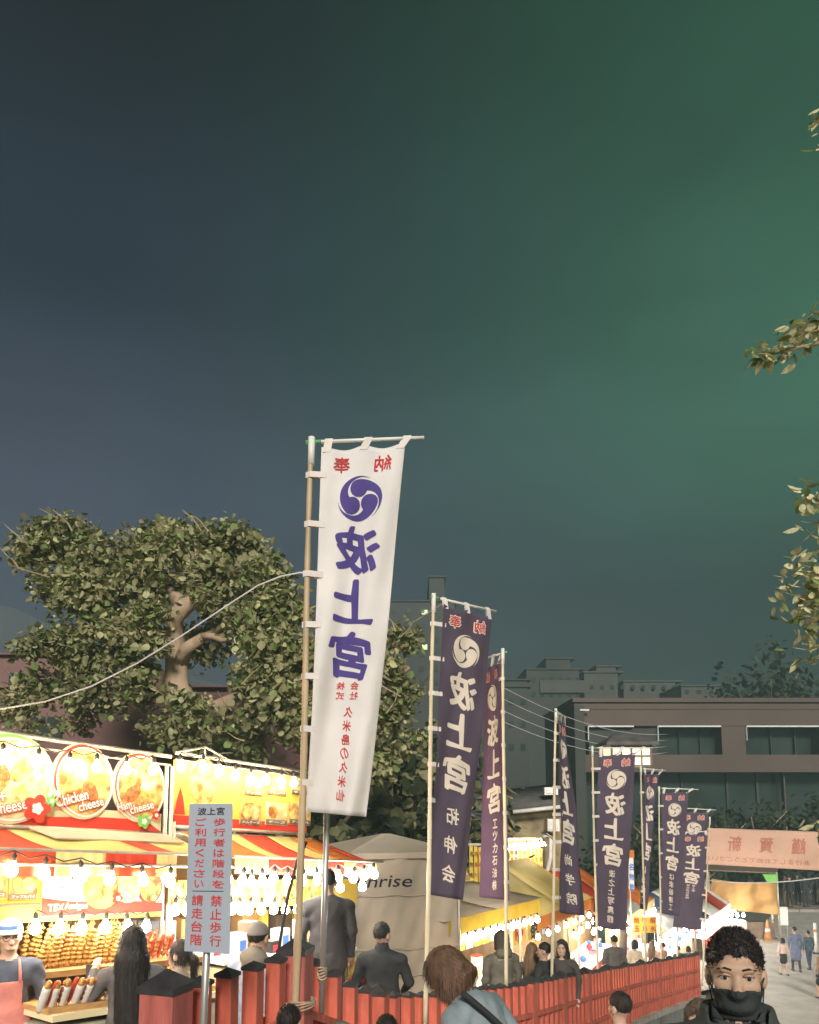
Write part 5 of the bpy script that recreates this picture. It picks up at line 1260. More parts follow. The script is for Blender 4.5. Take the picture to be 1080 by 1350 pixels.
# lettering on the far block roof
def far_sign():
    b = S(745, 905, 104.6); o = empty('roof_sign', b); tag(o, 'dim lettered sign on the far flat-roofed block', 'sign')
    mb = MB(); w = 6.4; mb.box((0, 0.02, 0), (w, .1, 1.6)); bd = mb.build('board', M('concrete_pale'), o)
    mb = MB()
    for i, ch in enumerate('地建設会社電工'): put_text(mb, ch, .018, -2.7 + i * .9, -.25, .7, .7, lambda x, y, l: Vector((x, -.04 - l, y)), L=9, lift=.01)
    tag(mb.build('lettering', M('roof_tile'), bd), kind='stuff')
far_sign()
def low_house():
    d = 24; b = S(715, 1050, d); b.z = 0; o = empty('building', b); tag(o, 'low house with mottled plaster wall and tiled eave behind the yellow awning', 'building')
    facade_box('wall', o, 668, 742, 1070, 1180, d, 4, 'wall_mottled', b, zfix=0)
    e0, e1 = S(676, 1068, d - .5), S(748, 1060, d - .5)
    mb = MB(); mb.slab(e0 - b, e1 - b, e1 - b + Vector((0, 2.5, .5)), e0 - b + Vector((0, 2.5, .5)), .05); r = mb.build('roof', M('roof_tile'), o)
    for k in range(26):
        p = e0.lerp(e1, (k + .5) / 26) - b; MB().tube([p + Vector((0, 0, .06)), p + Vector((0, 2.4, .56))], .045, 6).build('roof_tile', M('roof_tile'), r, True)
    mb = MB(); mb.tube([e0 - b + Vector((0, -.05, -.06)), e1 - b + Vector((0, -.05, -.06))], .06, 8); mb.build('gutter', M('white_pipe'), o, True)
    for px0, px1, py0, py1 in ((722, 738, 1080, 1096), (718, 736, 1038, 1048)):
        p = facade_box('meter_box', o, px0, px1, py0, py1, d - .45, .4, 'white_paint', b)
        facade_box('lid', p, px0 + 2, px1 - 2, py0 + 2, py1 - 2, d - .48, .03, 'plastic_white', b)
    # drain pipe
    mb = MB(); mb.tube([wpt(px, py, d - .9, b) for px, py in ((716, 1104), (721, 1101), (726, 1104), (726, 1130), (722, 1148), (717, 1158))], .06, 8); mb.build('pipe', M('white_pipe'), o, True)
low_house()
def menu_wall():
    "yellow price strips with lamps above the yellow awning"
    d = 21.5; b = S(695, 1130, d); o = empty('menu_board', b); tag(o, 'row of yellow price strips lit by bulbs against the mottled wall', 'sign')
    facade_box('backing', o, 670, 716, 1105, 1165, d, .05, 'cream_paint', b)
    for i in range(8):
        px = 673 + i * 5.4; s = facade_box('price_strip', o, px, px + 4.6, 1108 + i * .2, 1160 - i * .6, d - .03, .02, 'menu_yellow' if i != 1 else 'grey_tarp', b)
        mb = MB()
        for j in range(4):
            c = wpt(px + 2.3, 1124 + j * 9, d - .035, b); put_text(mb, '焼鳥牛串たこぶた玉いか'[(i + j) % 10], .025, 0, 0, .075, .11, lambda x, y, l, c=c: c + Vector((x, -l, y)), L=9, lift=.003)
        tag(mb.build('lettering', M('ink_red' if i % 3 == 0 else 'ink_black'), s), kind='stuff')
    facade_box('leg', o, 671, 672.5, 1150, 1200, d + .02, .05, 'frame_steel', b, zfix=z_path(uv_of(b.x, b.y)[0])); facade_box('leg', o, 714, 715.5, 1150, 1200, d + .02, .05, 'frame_steel', b, zfix=z_path(uv_of(b.x, b.y)[0]))
    light_string('string of bulbs above the yellow price strips', [S(672 + i * 5.6, 1113 - i * .4, d - .3) for i in range(9)], 'w', scale=1.2)
    d = 16.6; b = S(628, 1150, d); o = empty('menu_board', b); tag(o, 'yellow price board showing between the two nearest purple banners', 'sign')
    for i in range(3):
        s = facade_box('price_strip', o, 619 + i * 6, 624.2 + i * 6, 1115 + i, 1184, d, .02, 'menu_yellow', b); mb = MB()
        for j in range(4):
            c = wpt(621.6 + i * 6, 1126 + j * 14, d - .003, b); put_text(mb, '名物焼鳥牛串玉'[(i * 2 + j) % 7], .025, 0, 0, .06, .10, lambda x, y, l, c=c: c + Vector((x, -l, y)), L=9, lift=.003)
        tag(mb.build('lettering', M('ink_red' if i else 'ink_black'), s), kind='stuff')
    facade_box('frame', o, 617, 638.5, 1112, 1115, d - .02, .06, 'frame_steel', b); facade_box('leg', o, 637, 638.4, 1115, 1200, d + .03, .05, 'frame_steel', b, zfix=z_path(uv_of(b.x, b.y)[0]))
menu_wall()
def hill():
    mb = MB(); pts = [(-250, 800), (-120, 778), (-40, 788), (20, 802), (70, 826), (120, 850), (200, 880), (300, 905), (460, 920), (640, 940)]
    d = 160; vs = []; fs = []
    for px, py in pts: a = S(px, py, d); vs += [(a.x, d, a.z), (a.x, d + 60, a.z - 3), (a.x, d - 30, -1)]
    for i in range(len(pts) - 1): fs += [(3 * i, 3 * i + 3, 3 * i + 4, 3 * i + 1), (3 * i + 2, 3 * i + 5, 3 * i + 3, 3 * i)]
    mat('hill_dark', (0.07, 0.075, 0.09), .95, .3, .05)
    tag(mb.add(vs, fs).build('hill', M('hill_dark')), kind='structure')
hill()

# ------------------------------------------------------------------ wires
def wire(label, pts, r, m='wire'):
    o = MB().tube(pts, r, 6).build('cable', M(m), None, True); tag(o, label, 'cable'); return o
def sagline(a, b, sag, n=16):
    return [a.lerp(b, i / n) - Vector((0, 0, 4 * sag * (i / n) * (1 - i / n))) for i in range(n + 1)]
wire('pale cable sagging from the white banner pole across the big tree', [S(px, py, d) for px, py, d in ((-60, 944, 6.6), (0, 935, 6.4), (60, 925, 6.2), (120, 905, 6.05), (180, 875, 5.9), (240, 838, 5.8), (300, 798, 5.7), (340, 772, 5.6), (370, 760, 5.55), (395, 755, 5.5), (404, 755, 5.5))], .0062)
for i in range(4):
    wire('thin overhead wire sagging from the violet banner towards the long building' , sagline(S(600, (868, 885, 903, 919)[i], 32), S(880, 968 + i * 8, 46), .9), .016)['group'] = 'parallel overhead wires'
wire('thin black flexible rod leaning between the capped post and the awning', [S(px, py, 5.75) for px, py in ((366, 1264, ), (371, 1230), (380, 1180), (392, 1135), (404, 1110))], .011, 'wire_dark')
wire('pale line strung in front of the orange tarp', sagline(S(925, 1160, 35), S(1120, 1150, 34), .25), .02)

# ------------------------------------------------------------------ wooden lantern, big cloth banner, orange tarp stall, road furniture
mat('lantern_paper', (0.85, 0.75, 0.5), 0.6, 0.05, 3, emit=(1.0, 0.86, 0.55), estr=0.9)
mat('old_wood', (0.20, 0.15, 0.11), 0.8, 0.3, 4.0, bump=.3, stretch=(2, 2, .4))
mat('cloth_peach', (0.80, 0.55, 0.42), 0.85, 0.06, 1.0, trans=0.4)
mat('tan_tarp', (0.66, 0.40, 0.15), 0.6, 0.15, 2.0, trans=0.3, bump=0.2, bscale=6)
mat('ink_faded', (0.60, 0.26, 0.19), 0.85, 0.15, 4.0, trans=0.3)
mat('cone_orange', (0.5, 0.24, 0.10), 0.6, 0.2, 5.0)
def lantern():
    d = 21.0; g = S(820, 1300, d); b = Vector((g.x, d, z_path(uv_of(g.x, d)[0]))); o = empty('lantern', b); tag(o, 'wooden shrine lantern with lit paper panes and a flat roof on a post', 'lantern')
    zc = S(826, 998, d).z; cx = S(826, 998, d).x; w = 52 / 1080 * d; h = 26 / 1080 * d
    MB().tube([Vector((0, 0, 0)), Vector(((cx - b.x) * .5, 0, (zc - b.z) * .5)), Vector((cx - b.x, 0, zc - b.z - h * .5))], .10, 10).build('post', M('old_wood'), o, True)
    c = Vector((cx, d, zc)) - b
    bx = MB().box(c, (w * .94, w * .94, h * .94)).build('light_box', M('lantern_paper'), o)
    for k in (-1, 0, 1):
        MB().box(c + Vector((k * w * .485 if k else 0, -w * .485, 0)), (.05, .05, h)).build('frame_bar', M('old_wood'), o)
    for x in (-.25, .25): MB().box(c + Vector((x * w, -w * .485, 0)), (.035, .04, h * .96)).build('frame_bar', M('old_wood'), o)
    for k in (-1, 0, 1): MB().box(c + Vector((0, -w * .483, k * h * .48)), (w, .045, .045)).build('frame_bar', M('old_wood'), o)
    for k in (-1, 1): MB().box(c + Vector((k * w * .485, w * .485, 0)), (.05, .05, h)).build('frame_bar', M('old_wood'), o)
    mb = MB(); z = h * .5; W = w * .66; 
    mb.add([c + Vector(v) for v in ((-W, -W, z + .02), (W, -W, z + .02), (W, W, z + .02), (-W, W, z + .02), (-W * .95, -W * .95, z + .10), (W * .95, -W * .95, z + .10), (W * .95, W * .95, z + .1), (-W * .95, W * .95, z + .1), (-W * .45, 0, z + .34), (W * .45, 0, z + .34))],
           [(0, 3, 2, 1), (0, 1, 5, 4), (1, 2, 6, 5), (2, 3, 7, 6), (3, 0, 4, 7), (4, 5, 9, 8), (5, 6, 9), (6, 7, 8, 9), (7, 4, 8)]); mb.build('roof', M('roof_tile'), o)
lantern()
def new_year_cloth():
    d0, d1 = 31, 29; TL, TR, BL, BR = S(911, 1091, d0), S(1120, 1098, d1), S(904, 1138, d0), S(1120, 1150, d1)
    b = Vector((BL.x, d0, 0)); o = empty('banner', b); tag(o, 'wide peach cloth banner with faded red greeting strung over the road', 'banner')
    n = (TR - TL).cross(BL - TL).normalized(); n = n if n.dot(CAM - TL) > 0 else -n
    def fn(x, y, l=0.0):
        a, v = x, -y; p = TL.lerp(TR, a).lerp(BL.lerp(BR, a), v)
        w = .05 * math.sin(14 * a + 4 * v) * math.sin(3 * v + 1) + .04 * math.sin(5 * a - 6 * v); return p + n * (w + l) - b
    nx, ny = 50, 14; vs = [fn(i / nx, -j / ny) for j in range(ny + 1) for i in range(nx + 1)]
    fs = [(j * (nx + 1) + i, j * (nx + 1) + i + 1, (j + 1) * (nx + 1) + i + 1, (j + 1) * (nx + 1) + i) for j in range(ny) for i in range(nx)]
    c = MB().add(vs, fs).build('cloth', M('cloth_peach'), o, True); c.modifiers.new('t', 'SOLIDIFY').thickness = .004
    for i, ch in enumerate('年新賀謹'):
        mb = MB(); put_text(mb, ch, .03, .08 + i * .20 + .02, -.40, .085, .42, fn, True, L=.05, lift=.012); mb.build('character', M('ink_faded'), c)
    mb = MB(); put_text(mb, 'あけましておめでとうございます', .012, .42, -.82, .70, .14, fn, True, L=.05, lift=.012); tag(mb.build('lettering', M('ink_faded'), c), kind='stuff')
    for p, q_ in ((TL, BL), (TR, BR)): MB().tube([Vector((p.x, p.y, 0)) - b, Vector((p.x, p.y, p.z + .2)) - b], .05, 8).build('post', M('old_wood'), o, True)
new_year_cloth()
def orange_stall():
    d = 37; b = S(978, 1205, d); b.z = 0; o = empty('food_stall', b); tag(o, 'closed stall hung with a wrinkled orange tarp beside the road', 'stall')
    P = lambda px, py, dd=0: S(px, py, d + dd) - b
    vs = []; fs = []; nx, ny = 60, 26
    for j in range(ny + 1):
        for i in range(nx + 1):
            a, v = i / nx, j / ny; top = P(936 + 87 * a, 1158 + 5 * a + 3 * math.sin(3.14 * a)); bot = P(934 + 91 * a, 1196 + 10 * a)
            p = top.lerp(bot, v); w = .10 * math.sin(22 * (a - .5) * (1 - .55 * v) + 6 * v * (a - .5)) * (1 - .5 * v) + .05 * math.sin(9 * v + 12 * a); vs.append(p + Vector((0, -.1 - w, 0)))
    fs = [(j * (nx + 1) + i, j * (nx + 1) + i + 1, (j + 1) * (nx + 1) + i + 1, (j + 1) * (nx + 1) + i) for j in range(ny) for i in range(nx)]
    MB().add(vs, fs).build('tarp', M('tan_tarp'), o, True).modifiers.new('t', 'SOLIDIFY').thickness = .01
    MB().slab(P(930, 1148), P(1024, 1152), P(1028, 1142, 3.5), P(926, 1140, 3.5), .05).build('roof', M('brown_board'), o)
    MB().slab(P(1006, 1152.6, -.05), P(1024, 1153, -.05), P(1026, 1164, -.1), P(1012, 1164, -.1), .03).build('green_patch', M('green_paint'), o)
    for px in (934, 1024):
        for dd in (0, 3.3): t = P(px, 1150, dd); MB().tube([Vector((t.x, t.y, 0)), t], .05, 8).build('post', M('frame_steel'), o, True)
    MB().slab(Vector((P(934, 1200).x, .3, 0.01)), Vector((P(1024, 1200).x, .3, 0.01)), Vector((P(1024, 1200).x, .3, .75)), Vector((P(934, 1200).x, .3, .75)), .05).build('counter', M('brown_board'), o)
orange_stall()
def furniture():
    # traffic cone
    g = S(1013, 1241, 37.0); g.z = 0.004
    o = empty('traffic_cone', g); tag(o, 'tall worn orange traffic cone beside a white post on the road', 'cone')
    mb = MB(); mb.tube([(0, 0, .04), (0, 0, .2), (0, 0, .5), (0, 0, .9)], [.17, .14, .09, .035], 12); mb.build('cone', M('cone_orange'), o, True)
    MB().tube([(0, 0, .40), (0, 0, .52)], [.115, .095], 12, cap=False).build('band', M('white_paint'), o, True); MB().box((0, 0, .02), (.42, .42, .04)).build('base', M('cone_orange'), o)
    for px, py0, py1, d, lab in ((1021, 1206, 1240, 37.5, 'thin white post beside the traffic cone'), (1076, 1217, 1247, 34, 'white post at the roadside near the checked shirt')):
        a = S(px, py1, d); a.z = 0.004; t = S(px, py0, d); o = empty('post', a); tag(o, lab, 'post')
        MB().tube([(0, 0, 0), (0, 0, t.z)], .06, 10).build('tube', M('white_pipe'), o, True); MB().tube([(0, 0, 0), (0, 0, .05)], [.16, .12], 10).build('foot', M('cap_black'), o, True)
        MB().tube([(0, 0, t.z * .7), (0, 0, t.z * .8)], .064, 10, cap=False).build('band', M('cone_orange'), o, True)
    d = 38; a = S(1034, 1222, d); a.z = 0.004; o = empty('standing_sign', a); tag(o, 'blank pale standing sign board at the roadside', 'sign')
    z0, z1 = S(1034, 1220, d).z, S(1034, 1196, d).z; w = 11 / 1080 * d
    MB().box((0, 0, (z0 + z1) / 2), (w, .04, z1 - z0)).build('board', M('white_paint'), o)
    for x in (-.15, .15): MB().tube([(x, .03, 0), (x, .03, z1 - .05)], .02, 6).build('leg', M('frame_steel'), o)
    # table with bright cover near the road
    d = 36; a = S(966, 1228, d); a.z = 0.004; o = empty('display_table', a); tag(o, 'white covered display table with a lamp by the red and white stall', 'table')
    h = S(966, 1214, d).z; w = 1.0
    MB().box((0, 0, h), (w, .6, .05)).build('table_top', M('plastic_white'), o)
    for x in (-.45, .45):
        for y in (-.25, .25): MB().tube([(x, y, 0), (x, y, h)], .02, 6).build('leg', M('frame_steel'), o)
    MB().slab((-w / 2, -.305, h - .3), (w / 2, -.305, h - .3), (w / 2, -.305, h + .02), (-w / 2, -.305, h + .02), .01).build('cloth_skirt', M('white_tarp'), o)
    light_string('short string of white bulbs over the covered display table', [S(956 + i * 8, 1203, 36) for i in range(4)], 'c', scale=1.5)
    # floor-standing yellow board beside the toy stall
    d = 23.5; b = S(850, 1222, d); o = empty('menu_board', b); tag(o, 'wide yellow lettered board among the far stalls', 'sign')
    bd = facade_box('board', o, 835, 866, 1209, 1230, d, .05, 'menu_yellow', b); mb = MB()
    for i in range(6): put_text(mb, '焼牛串玉鳥氷'[i], .025, -.22 + (i % 3) * .22, .12 - .22 * (i // 3), .15, .16, lambda x, y, l: Vector((x, -.002 - l, y + .05)), L=9, lift=.004)
    tag(mb.build('lettering', M('ink_red'), bd), kind='stuff')
    for px in (837, 864): facade_box('leg', o, px - .7, px + .7, 1228, 1260, d + .05, .05, 'frame_steel', b, zfix=z_path(uv_of(b.x, b.y)[0]))
    d = 24; b = S(832, 1150, d); o = empty('vertical_sign', b); tag(o, 'narrow white vertical sign with an orange top above the far stalls', 'sign')
    s = facade_box('board', o, 828.5, 836.5, 1122, 1172, d, .08, 'white_paint', b); facade_box('orange_top', s, 828.5, 836.5, 1121, 1131, d - .01, .1, 'orange_tarp', b); mb = MB()
    for i in range(3): put_text(mb, '名物飴'[i], .025, 0, .25 - i * .28, .13, .2, lambda x, y, l: S(832.5, 1150, d) - b + Vector((x, -.005 - l, y - .1)), L=9, lift=.004)
    tag(mb.build('lettering', M('toy_blue'), s), kind='stuff')
    facade_box('pole', o, 831.8, 833.2, 1172, 1250, d + .02, .05, 'frame_steel', b, zfix=z_path(uv_of(b.x, b.y)[0]))
furniture()
# ------------------------------------------------------------------ people (one continuous surface each, polygonised from a smooth union of tapered limbs)
EDGES = [((0, 0, 0), (1, 0, 0)), ((0, 1, 0), (1, 1, 0)), ((0, 0, 1), (1, 0, 1)), ((0, 1, 1), (1, 1, 1)), ((0, 0, 0), (0, 1, 0)), ((1, 0, 0), (1, 1, 0)), ((0, 0, 1), (0, 1, 1)), ((1, 0, 1), (1, 1, 1)), ((0, 0, 0), (0, 0, 1)), ((1, 0, 0), (1, 0, 1)), ((0, 1, 0), (0, 1, 1)), ((1, 1, 0), (1, 1, 1))]
def surface_nets(f, o, h):
    nx, ny, nz = f.shape; acc = np.zeros((nx - 1, ny - 1, nz - 1, 3)); cnt = np.zeros((nx - 1, ny - 1, nz - 1))
    def sub(c): return f[c[0]:nx - 1 + c[0], c[1]:ny - 1 + c[1], c[2]:nz - 1 + c[2]]
    for a, b in EDGES:
        fa, fb = sub(a), sub(b); m = (fa < 0) != (fb < 0)
        t = fa[m] / (fa[m] - fb[m]); acc[m] += np.array(a) + (np.array(b) - np.array(a)) * t[:, None]; cnt[m] += 1
    act = cnt > 0; idx = -np.ones(act.shape, int); idx[act] = np.arange(act.sum())
    ijk = np.argwhere(act); V = (ijk + acc[act] / cnt[act][:, None]) * h + np.array(o)
    Q = []
    s = f < 0
    for ax in range(3):
        d = [0, 0, 0]; d[ax] = 1
        A = s[:nx - d[0], :ny - d[1], :nz - d[2]]; B = s[d[0]:, d[1]:, d[2]:]; e = np.argwhere(A != B)
        o1, o2 = [(1, 2), (2, 0), (0, 1)][ax]
        e = e[(e[:, o1] > 0) & (e[:, o2] > 0) & (e[:, o1] < f.shape[o1] - 1) & (e[:, o2] < f.shape[o2] - 1)]
        if not len(e): continue
        u = np.zeros(3, int); u[o1] = 1; v = np.zeros(3, int); v[o2] = 1
        q = np.stack([idx[tuple((e - u - v).T)], idx[tuple((e - v).T)], idx[tuple(e.T)], idx[tuple((e - u).T)]], 1)
        fl = ~A[tuple(e.T)]; q[fl] = q[fl][:, ::-1]; Q.append(q)
    Q = np.concatenate(Q); return V, Q
def rcone(P, a, b, r1, r2, sy=1.0):
    a = np.array(a, float); b = np.array(b, float); s = np.array([1, 1 / sy, 1.0])
    p = (P - a) * s; ba = (b - a) * s; L = max(1e-9, ba @ ba); t = np.clip((p @ ba) / L, 0, 1)
    return np.linalg.norm(p - t[..., None] * ba, axis=-1) - (r1 + (r2 - r1) * t)
def ellip(P, c, r):
    r = np.array(r, float); q = (P - np.array(c)) / r; k = np.linalg.norm(q, axis=-1); return (k - 1) * r.min() * 1.0
def smin(a, b, k): h = np.clip(.5 + .5 * (b - a) / k, 0, 1); return b * (1 - h) + a * h - k * h * (1 - h)
def smax(a, b, k): return -smin(-a, -b, k)
mat('skin', (0.52, 0.33, 0.24), 0.55, 0.08, 9.0, bump=.03, bscale=90)
def skin_tone(c): return mat('skin_%d_%d' % (c[0] * 100, c[1] * 100), c, 0.55, 0.08, 9.0)
def cloth_mat(c, rough=.85): return mat('fabric_%d_%d_%d' % tuple(int(x * 1000) for x in c), c, rough, 0.2, 7.0, bump=.35, bscale=16, detail=6)
def hair_mat(c): return mat('hair_%d_%d' % (c[0] * 1000, c[2] * 1000), c, 0.55, 0.45, 26.0, stretch=(1, 1, .08), bump=.5, bscale=70, spec=.25)
def shoe_mat(): return mat('shoe', (0.04, 0.04, 0.045), .5, .2, 9.0)
def person(label, px, d, top_py, face=0.0, lean=0.0, head_pitch=0.0, head_yaw=0.0, arms=None, top=(0.1, 0.1, 0.1), bottom=(0.05, 0.05, 0.06), hair=(0.02, 0.016, 0.014), hair_kind='short', style='jacket', res=.016,
           stance=.10, stride=0.0, legs_skin=False, z=None, height=None, hood=None, cap=None, skin=(0.50, 0.32, 0.23), extra=None, collar=False, grp=None, name='person', fine_head=True, bulk=1.0, child=False, sleeve='long', hair_noise=0.0):
    x = at_x(px, d); g = ground_z(x, d) if z is None else z
    tpt = S(px, top_py, d); H = (tpt.z - g) if height is None else height
    H = max(1.2, min(1.86, H)); k = H / 1.735
    o = empty(name, (x, d, g), face); tag(o, label, 'person', grp)
    o.scale = (k, k, k)
    # rest-pose frame: x right, y forward, z up, 1.735 tall
    pz = .95
    def up(P):
        c, s = math.cos(lean), math.sin(lean); q = P - np.array([0, 0, pz]); r = q.copy(); r[..., 1] = q[..., 1] * c - q[..., 2] * -s * -1 if False else q[..., 1] * c + q[..., 2] * -s; r[..., 2] = q[..., 1] * s + q[..., 2] * c; return r + np.array([0, 0, pz])
    def hd(P):
        q = up(P) - np.array([0, 0.0, 1.50]); c, s = math.cos(head_yaw), math.sin(head_yaw); r = q.copy(); r[..., 0] = q[..., 0] * c + q[..., 1] * s; r[..., 1] = -q[..., 0] * s + q[..., 1] * c
        c, s = math.cos(head_pitch), math.sin(head_pitch); w = r.copy(); w[..., 1] = r[..., 1] * c - r[..., 2] * s; w[..., 2] = r[..., 1] * s + r[..., 2] * c
        return w + np.array([0, 0, 1.50])
    b = bulk
    A = arms or {}
    Lel, Lwr = A.get('L', ((-.25, -.02, 1.13), (-.24, .05, .88))); Rel, Rwr = A.get('R', ((.25, -.02, 1.13), (.24, .05, .88)))
    prims = []      # (frame, fn, tag, k)
    def add(fr, fn, tg, kk=.03): prims.append((fr, fn, tg, kk))
    add('u', lambda P: rcone(P, (0, 0, 1.02), (0, 0, 1.30), .145 * b, .165 * b, .66), 0)
    add('u', lambda P: rcone(P, (-.145 * b, -.01, 1.375), (.145 * b, -.01, 1.375), .07, .07), 0, .06)
    add('u', lambda P: rcone(P, (0, -.005, 1.40), (0, .01, 1.52), .056, .052), 2, .035)
    add('l', lambda P: rcone(P, (-.055, 0, .95), (.055, 0, .95), .118 * b, .118 * b, .84), 1, .03)
    if style == 'coat': add('l', lambda P: rcone(P, (0, 0, 1.05), (0, -.01, .60), .165 * b, .215 * b, .72), 0, .03)
    elif style == 'long': add('l', lambda P: rcone(P, (0, 0, 1.05), (0, 0, .84), .165 * b, .18 * b, .74), 0, .03)
    elif style == 'skirt': add('l', lambda P: rcone(P, (0, 0, .98), (0, 0, .70), .13, .18, .8), 1, .03)
    elif style in ('jacket', 'tee'): add('l', lambda P: rcone(P, (0, 0, 1.05), (0, 0, .93), .158 * b, .165 * b, .72), 0, .025)
    for sd, st in ((-1, stride), (1, -stride)):
        hx = .085 * sd; kx = stance * sd; hip = (hx, 0, .92); kn = (kx, st * .5 + .015, .50); an = (kx, st - (.03 if st < 0 else 0), .09)
        lt = 2 if legs_skin else 1; lr = 1.0 if not legs_skin else .86
        add('l', lambda P, hip=hip, kn=kn, lr=lr: rcone(P, hip, kn, .088 * lr, .06 * lr), 1 if not legs_skin else lt, .03)
        add('l', lambda P, kn=kn, an=an, lr=lr: rcone(P, kn, an, .062 * lr, .044 * lr), lt, .02)
        add('l', lambda P, an=an: rcone(P, (an[0], an[1] - .04, .045), (an[0] * 1.15, an[1] + .13, .035), .045, .036), 3, .015)
    for sd, el, wr in ((-1, Lel, Lwr), (1, Rel, Rwr)):
        sh = (.185 * sd * b, -.01, 1.37)
        add('u', lambda P, sh=sh, el=el: rcone(P, sh, el, .062, .052), 0, .03)
        add('u', lambda P, el=el, wr=wr: rcone(P, el, wr, .048, .036), 0 if sleeve == 'long' else 2, .02)
        e, w = np.array(el), np.array(wr); dr = (w - e) / np.linalg.norm(w - e); hand = w + dr * .05; side = np.cross(dr, [0, 0, 1.0]); side = side / (np.linalg.norm(side) + 1e-6) if np.linalg.norm(side) > .2 else np.array([0, 1.0, 0])
        side2 = np.cross(dr, side)
        add('u', lambda P, w=w, hand=hand: rcone(P, w, hand, .032, .036), 2, .015)
        for fi in range(4):
            off = side * (fi - 1.5) * .019; a0 = hand + off * .8; f1 = a0 + dr * (.045 + .006 * (fi in (1, 2))) + side2 * .008; f2 = f1 + dr * .03 + side2 * .018
            add('u', lambda P, a0=a0, f1=f1: rcone(P, a0, f1, .011, .010), 2, .004); add('u', lambda P, f1=f1, f2=f2: rcone(P, f1, f2, .010, .008), 2, .003)
        th = w + dr * .02 + side * .035; add('u', lambda P, w=w, th=th, dr=dr: rcone(P, w + dr * .01, th + dr * .035, .014, .010), 2, .008)
    # head
    add('h', lambda P: ellip(P, (0, -.008, 1.640), (.0765, .098, .096)), 2, .03)
    add('h', lambda P: ellip(P, (0, .028, 1.572), (.058, .072, .076)), 2, .03)
    add('h', lambda P: rcone(P, (0, .088, 1.615), (0, .112, 1.578), .009, .016), 2, .012)
    add('h', lambda P: rcone(P, (-.035, .082, 1.643), (.035, .082, 1.643), .016, .016), 2, .012)
    add('h', lambda P: ellip(P, (0, .088, 1.535), (.028, .018, .013)), 2, .012)
    for sd in (-1, 1):
        add('h', lambda P, sd=sd: ellip(P, (.079 * sd, -.012, 1.602), (.012, .024, .034)), 2, .006)
        add('h', lambda P, sd=sd: ellip(P, (.038 * sd, .066, 1.590), (.026, .022, .022)), 2, .02)
    if hood:
        add('u', lambda P: ellip(P, (0, -.085, 1.47), (.125, .075, .085)), 4, .03)
    if collar:
        add('u', lambda P: smax(rcone(P, (0, -.005, 1.42), (0, .0, 1.475), .088, .080, .95), -rcone(P, (0, .01, 1.40), (0, .02, 1.56), .064, .066), .006), 0, .006)
    if collar == 2:
        add('u', lambda P: smax(smax(rcone(P, (0, -.012, 1.40), (0, -.015, 1.525), .135, .104, .95), -rcone(P, (0, .02, 1.38), (0, .03, 1.62), .082, .090), .006), P[..., 2] - 1.515, .006), 0, .012)
    def field(P, want_tag=False):
        fr = {'l': P, 'u': up(P), 'h': hd(P)}; f = None; tg = None; best = None
        for q, fn, t, kk in prims:
            dd = fn(fr[q])
            if f is None: f = dd; best = dd.copy(); tg = np.full(dd.shape, t)
            else:
                f = smin(f, dd, kk)
                if want_tag: m = dd < best; best = np.where(m, dd, best); tg = np.where(m, t, tg)
        h_ = fr['h']
        for sd in (-1, 1): f = smax(f, -ellip(h_, (.034 * sd, .100, 1.617), (.019, .018, .011)), .01)
        # cloth folds
        if want_tag: return f, tg
        return f
    def wrinkle(P):
        x_, y_, z_ = P[..., 0], P[..., 1], P[..., 2]
        m = np.clip((1.46 - z_) / .05, 0, 1) * (z_ > .10); a = x_ + .05 * np.sin(11 * z_ + px); b_ = z_ + .06 * np.sin(8 * x_ + 5 * y_ + px * .7)
        w = np.sin(34 * b_ + 26 * np.abs(a) + 3 * np.sin(13 * y_ + px)); w2 = np.sin(21 * b_ - 44 * a + 4 * np.sin(9 * y_ - px)); w3 = np.sin(60 * b_ + 30 * a * np.sin(px))
        return m * (.0065 * np.maximum(w, -.3) * (.5 + .5 * np.sin(7 * z_ + 9 * x_ + px)) + .0045 * w2 * (.5 + .5 * np.sin(5 * z_ - 6 * x_)) + .0018 * w3)
    def poly(fld, lo, hi, h):
        ax = [np.arange(l - 2 * h, u_ + 3 * h, h) for l, u_ in zip(lo, hi)]
        # evaluate on a 4x coarser lattice first, then only near the surface
        cx = [a[0] + (np.arange(-(-len(a) // 4)) * 4 + 1.5) * h for a in ax]
        fc = fld(np.stack(np.meshgrid(*cx, indexing='ij'), -1)); f = fc
        for i in range(3): f = np.repeat(f, 4, axis=i)
        f = f[:len(ax[0]), :len(ax[1]), :len(ax[2])].copy(); near = np.abs(f) < 8.5 * h; f = np.where(f < 0, -1.0, 1.0)
        ijk = np.argwhere(near); P = np.stack([ax[0][ijk[:, 0]], ax[1][ijk[:, 1]], ax[2][ijk[:, 2]]], -1); f[near] = fld(P)
        return surface_nets(f, (ax[0][0], ax[1][0], ax[2][0]), h)
    ymax = 1.0 * math.sin(max(0, abs(lean))) + .35
    xs = max(.36, abs(Lel[0]) + .12, abs(Rel[0]) + .12, abs(Lwr[0]) + .16, abs(Rwr[0]) + .16)
    yl = min(-.30, Lwr[1] - .16, Rwr[1] - .16); yh = max(.30, Lwr[1] + .16, Rwr[1] + .16) + abs(math.sin(lean)) * .75
    V, Q = poly(lambda P: field(P) + wrinkle(P) * (res < .02), (-xs, yl, 0), (xs, yh, 1.76), res)
    _, tg = field(V, True)
    def finish(nm, V, Q, mats, mi=None, parent=o):
        me = bpy.data.meshes.new(nm); me.from_pydata(V.tolist(), [], Q.tolist())
        for m in mats: me.materials.append(m)
        if mi is not None: me.polygons.foreach_set('material_index', mi.astype(np.int32))
        me.polygons.foreach_set('use_smooth', [True] * len(Q)); me.update(); return link(nm, me, parent)
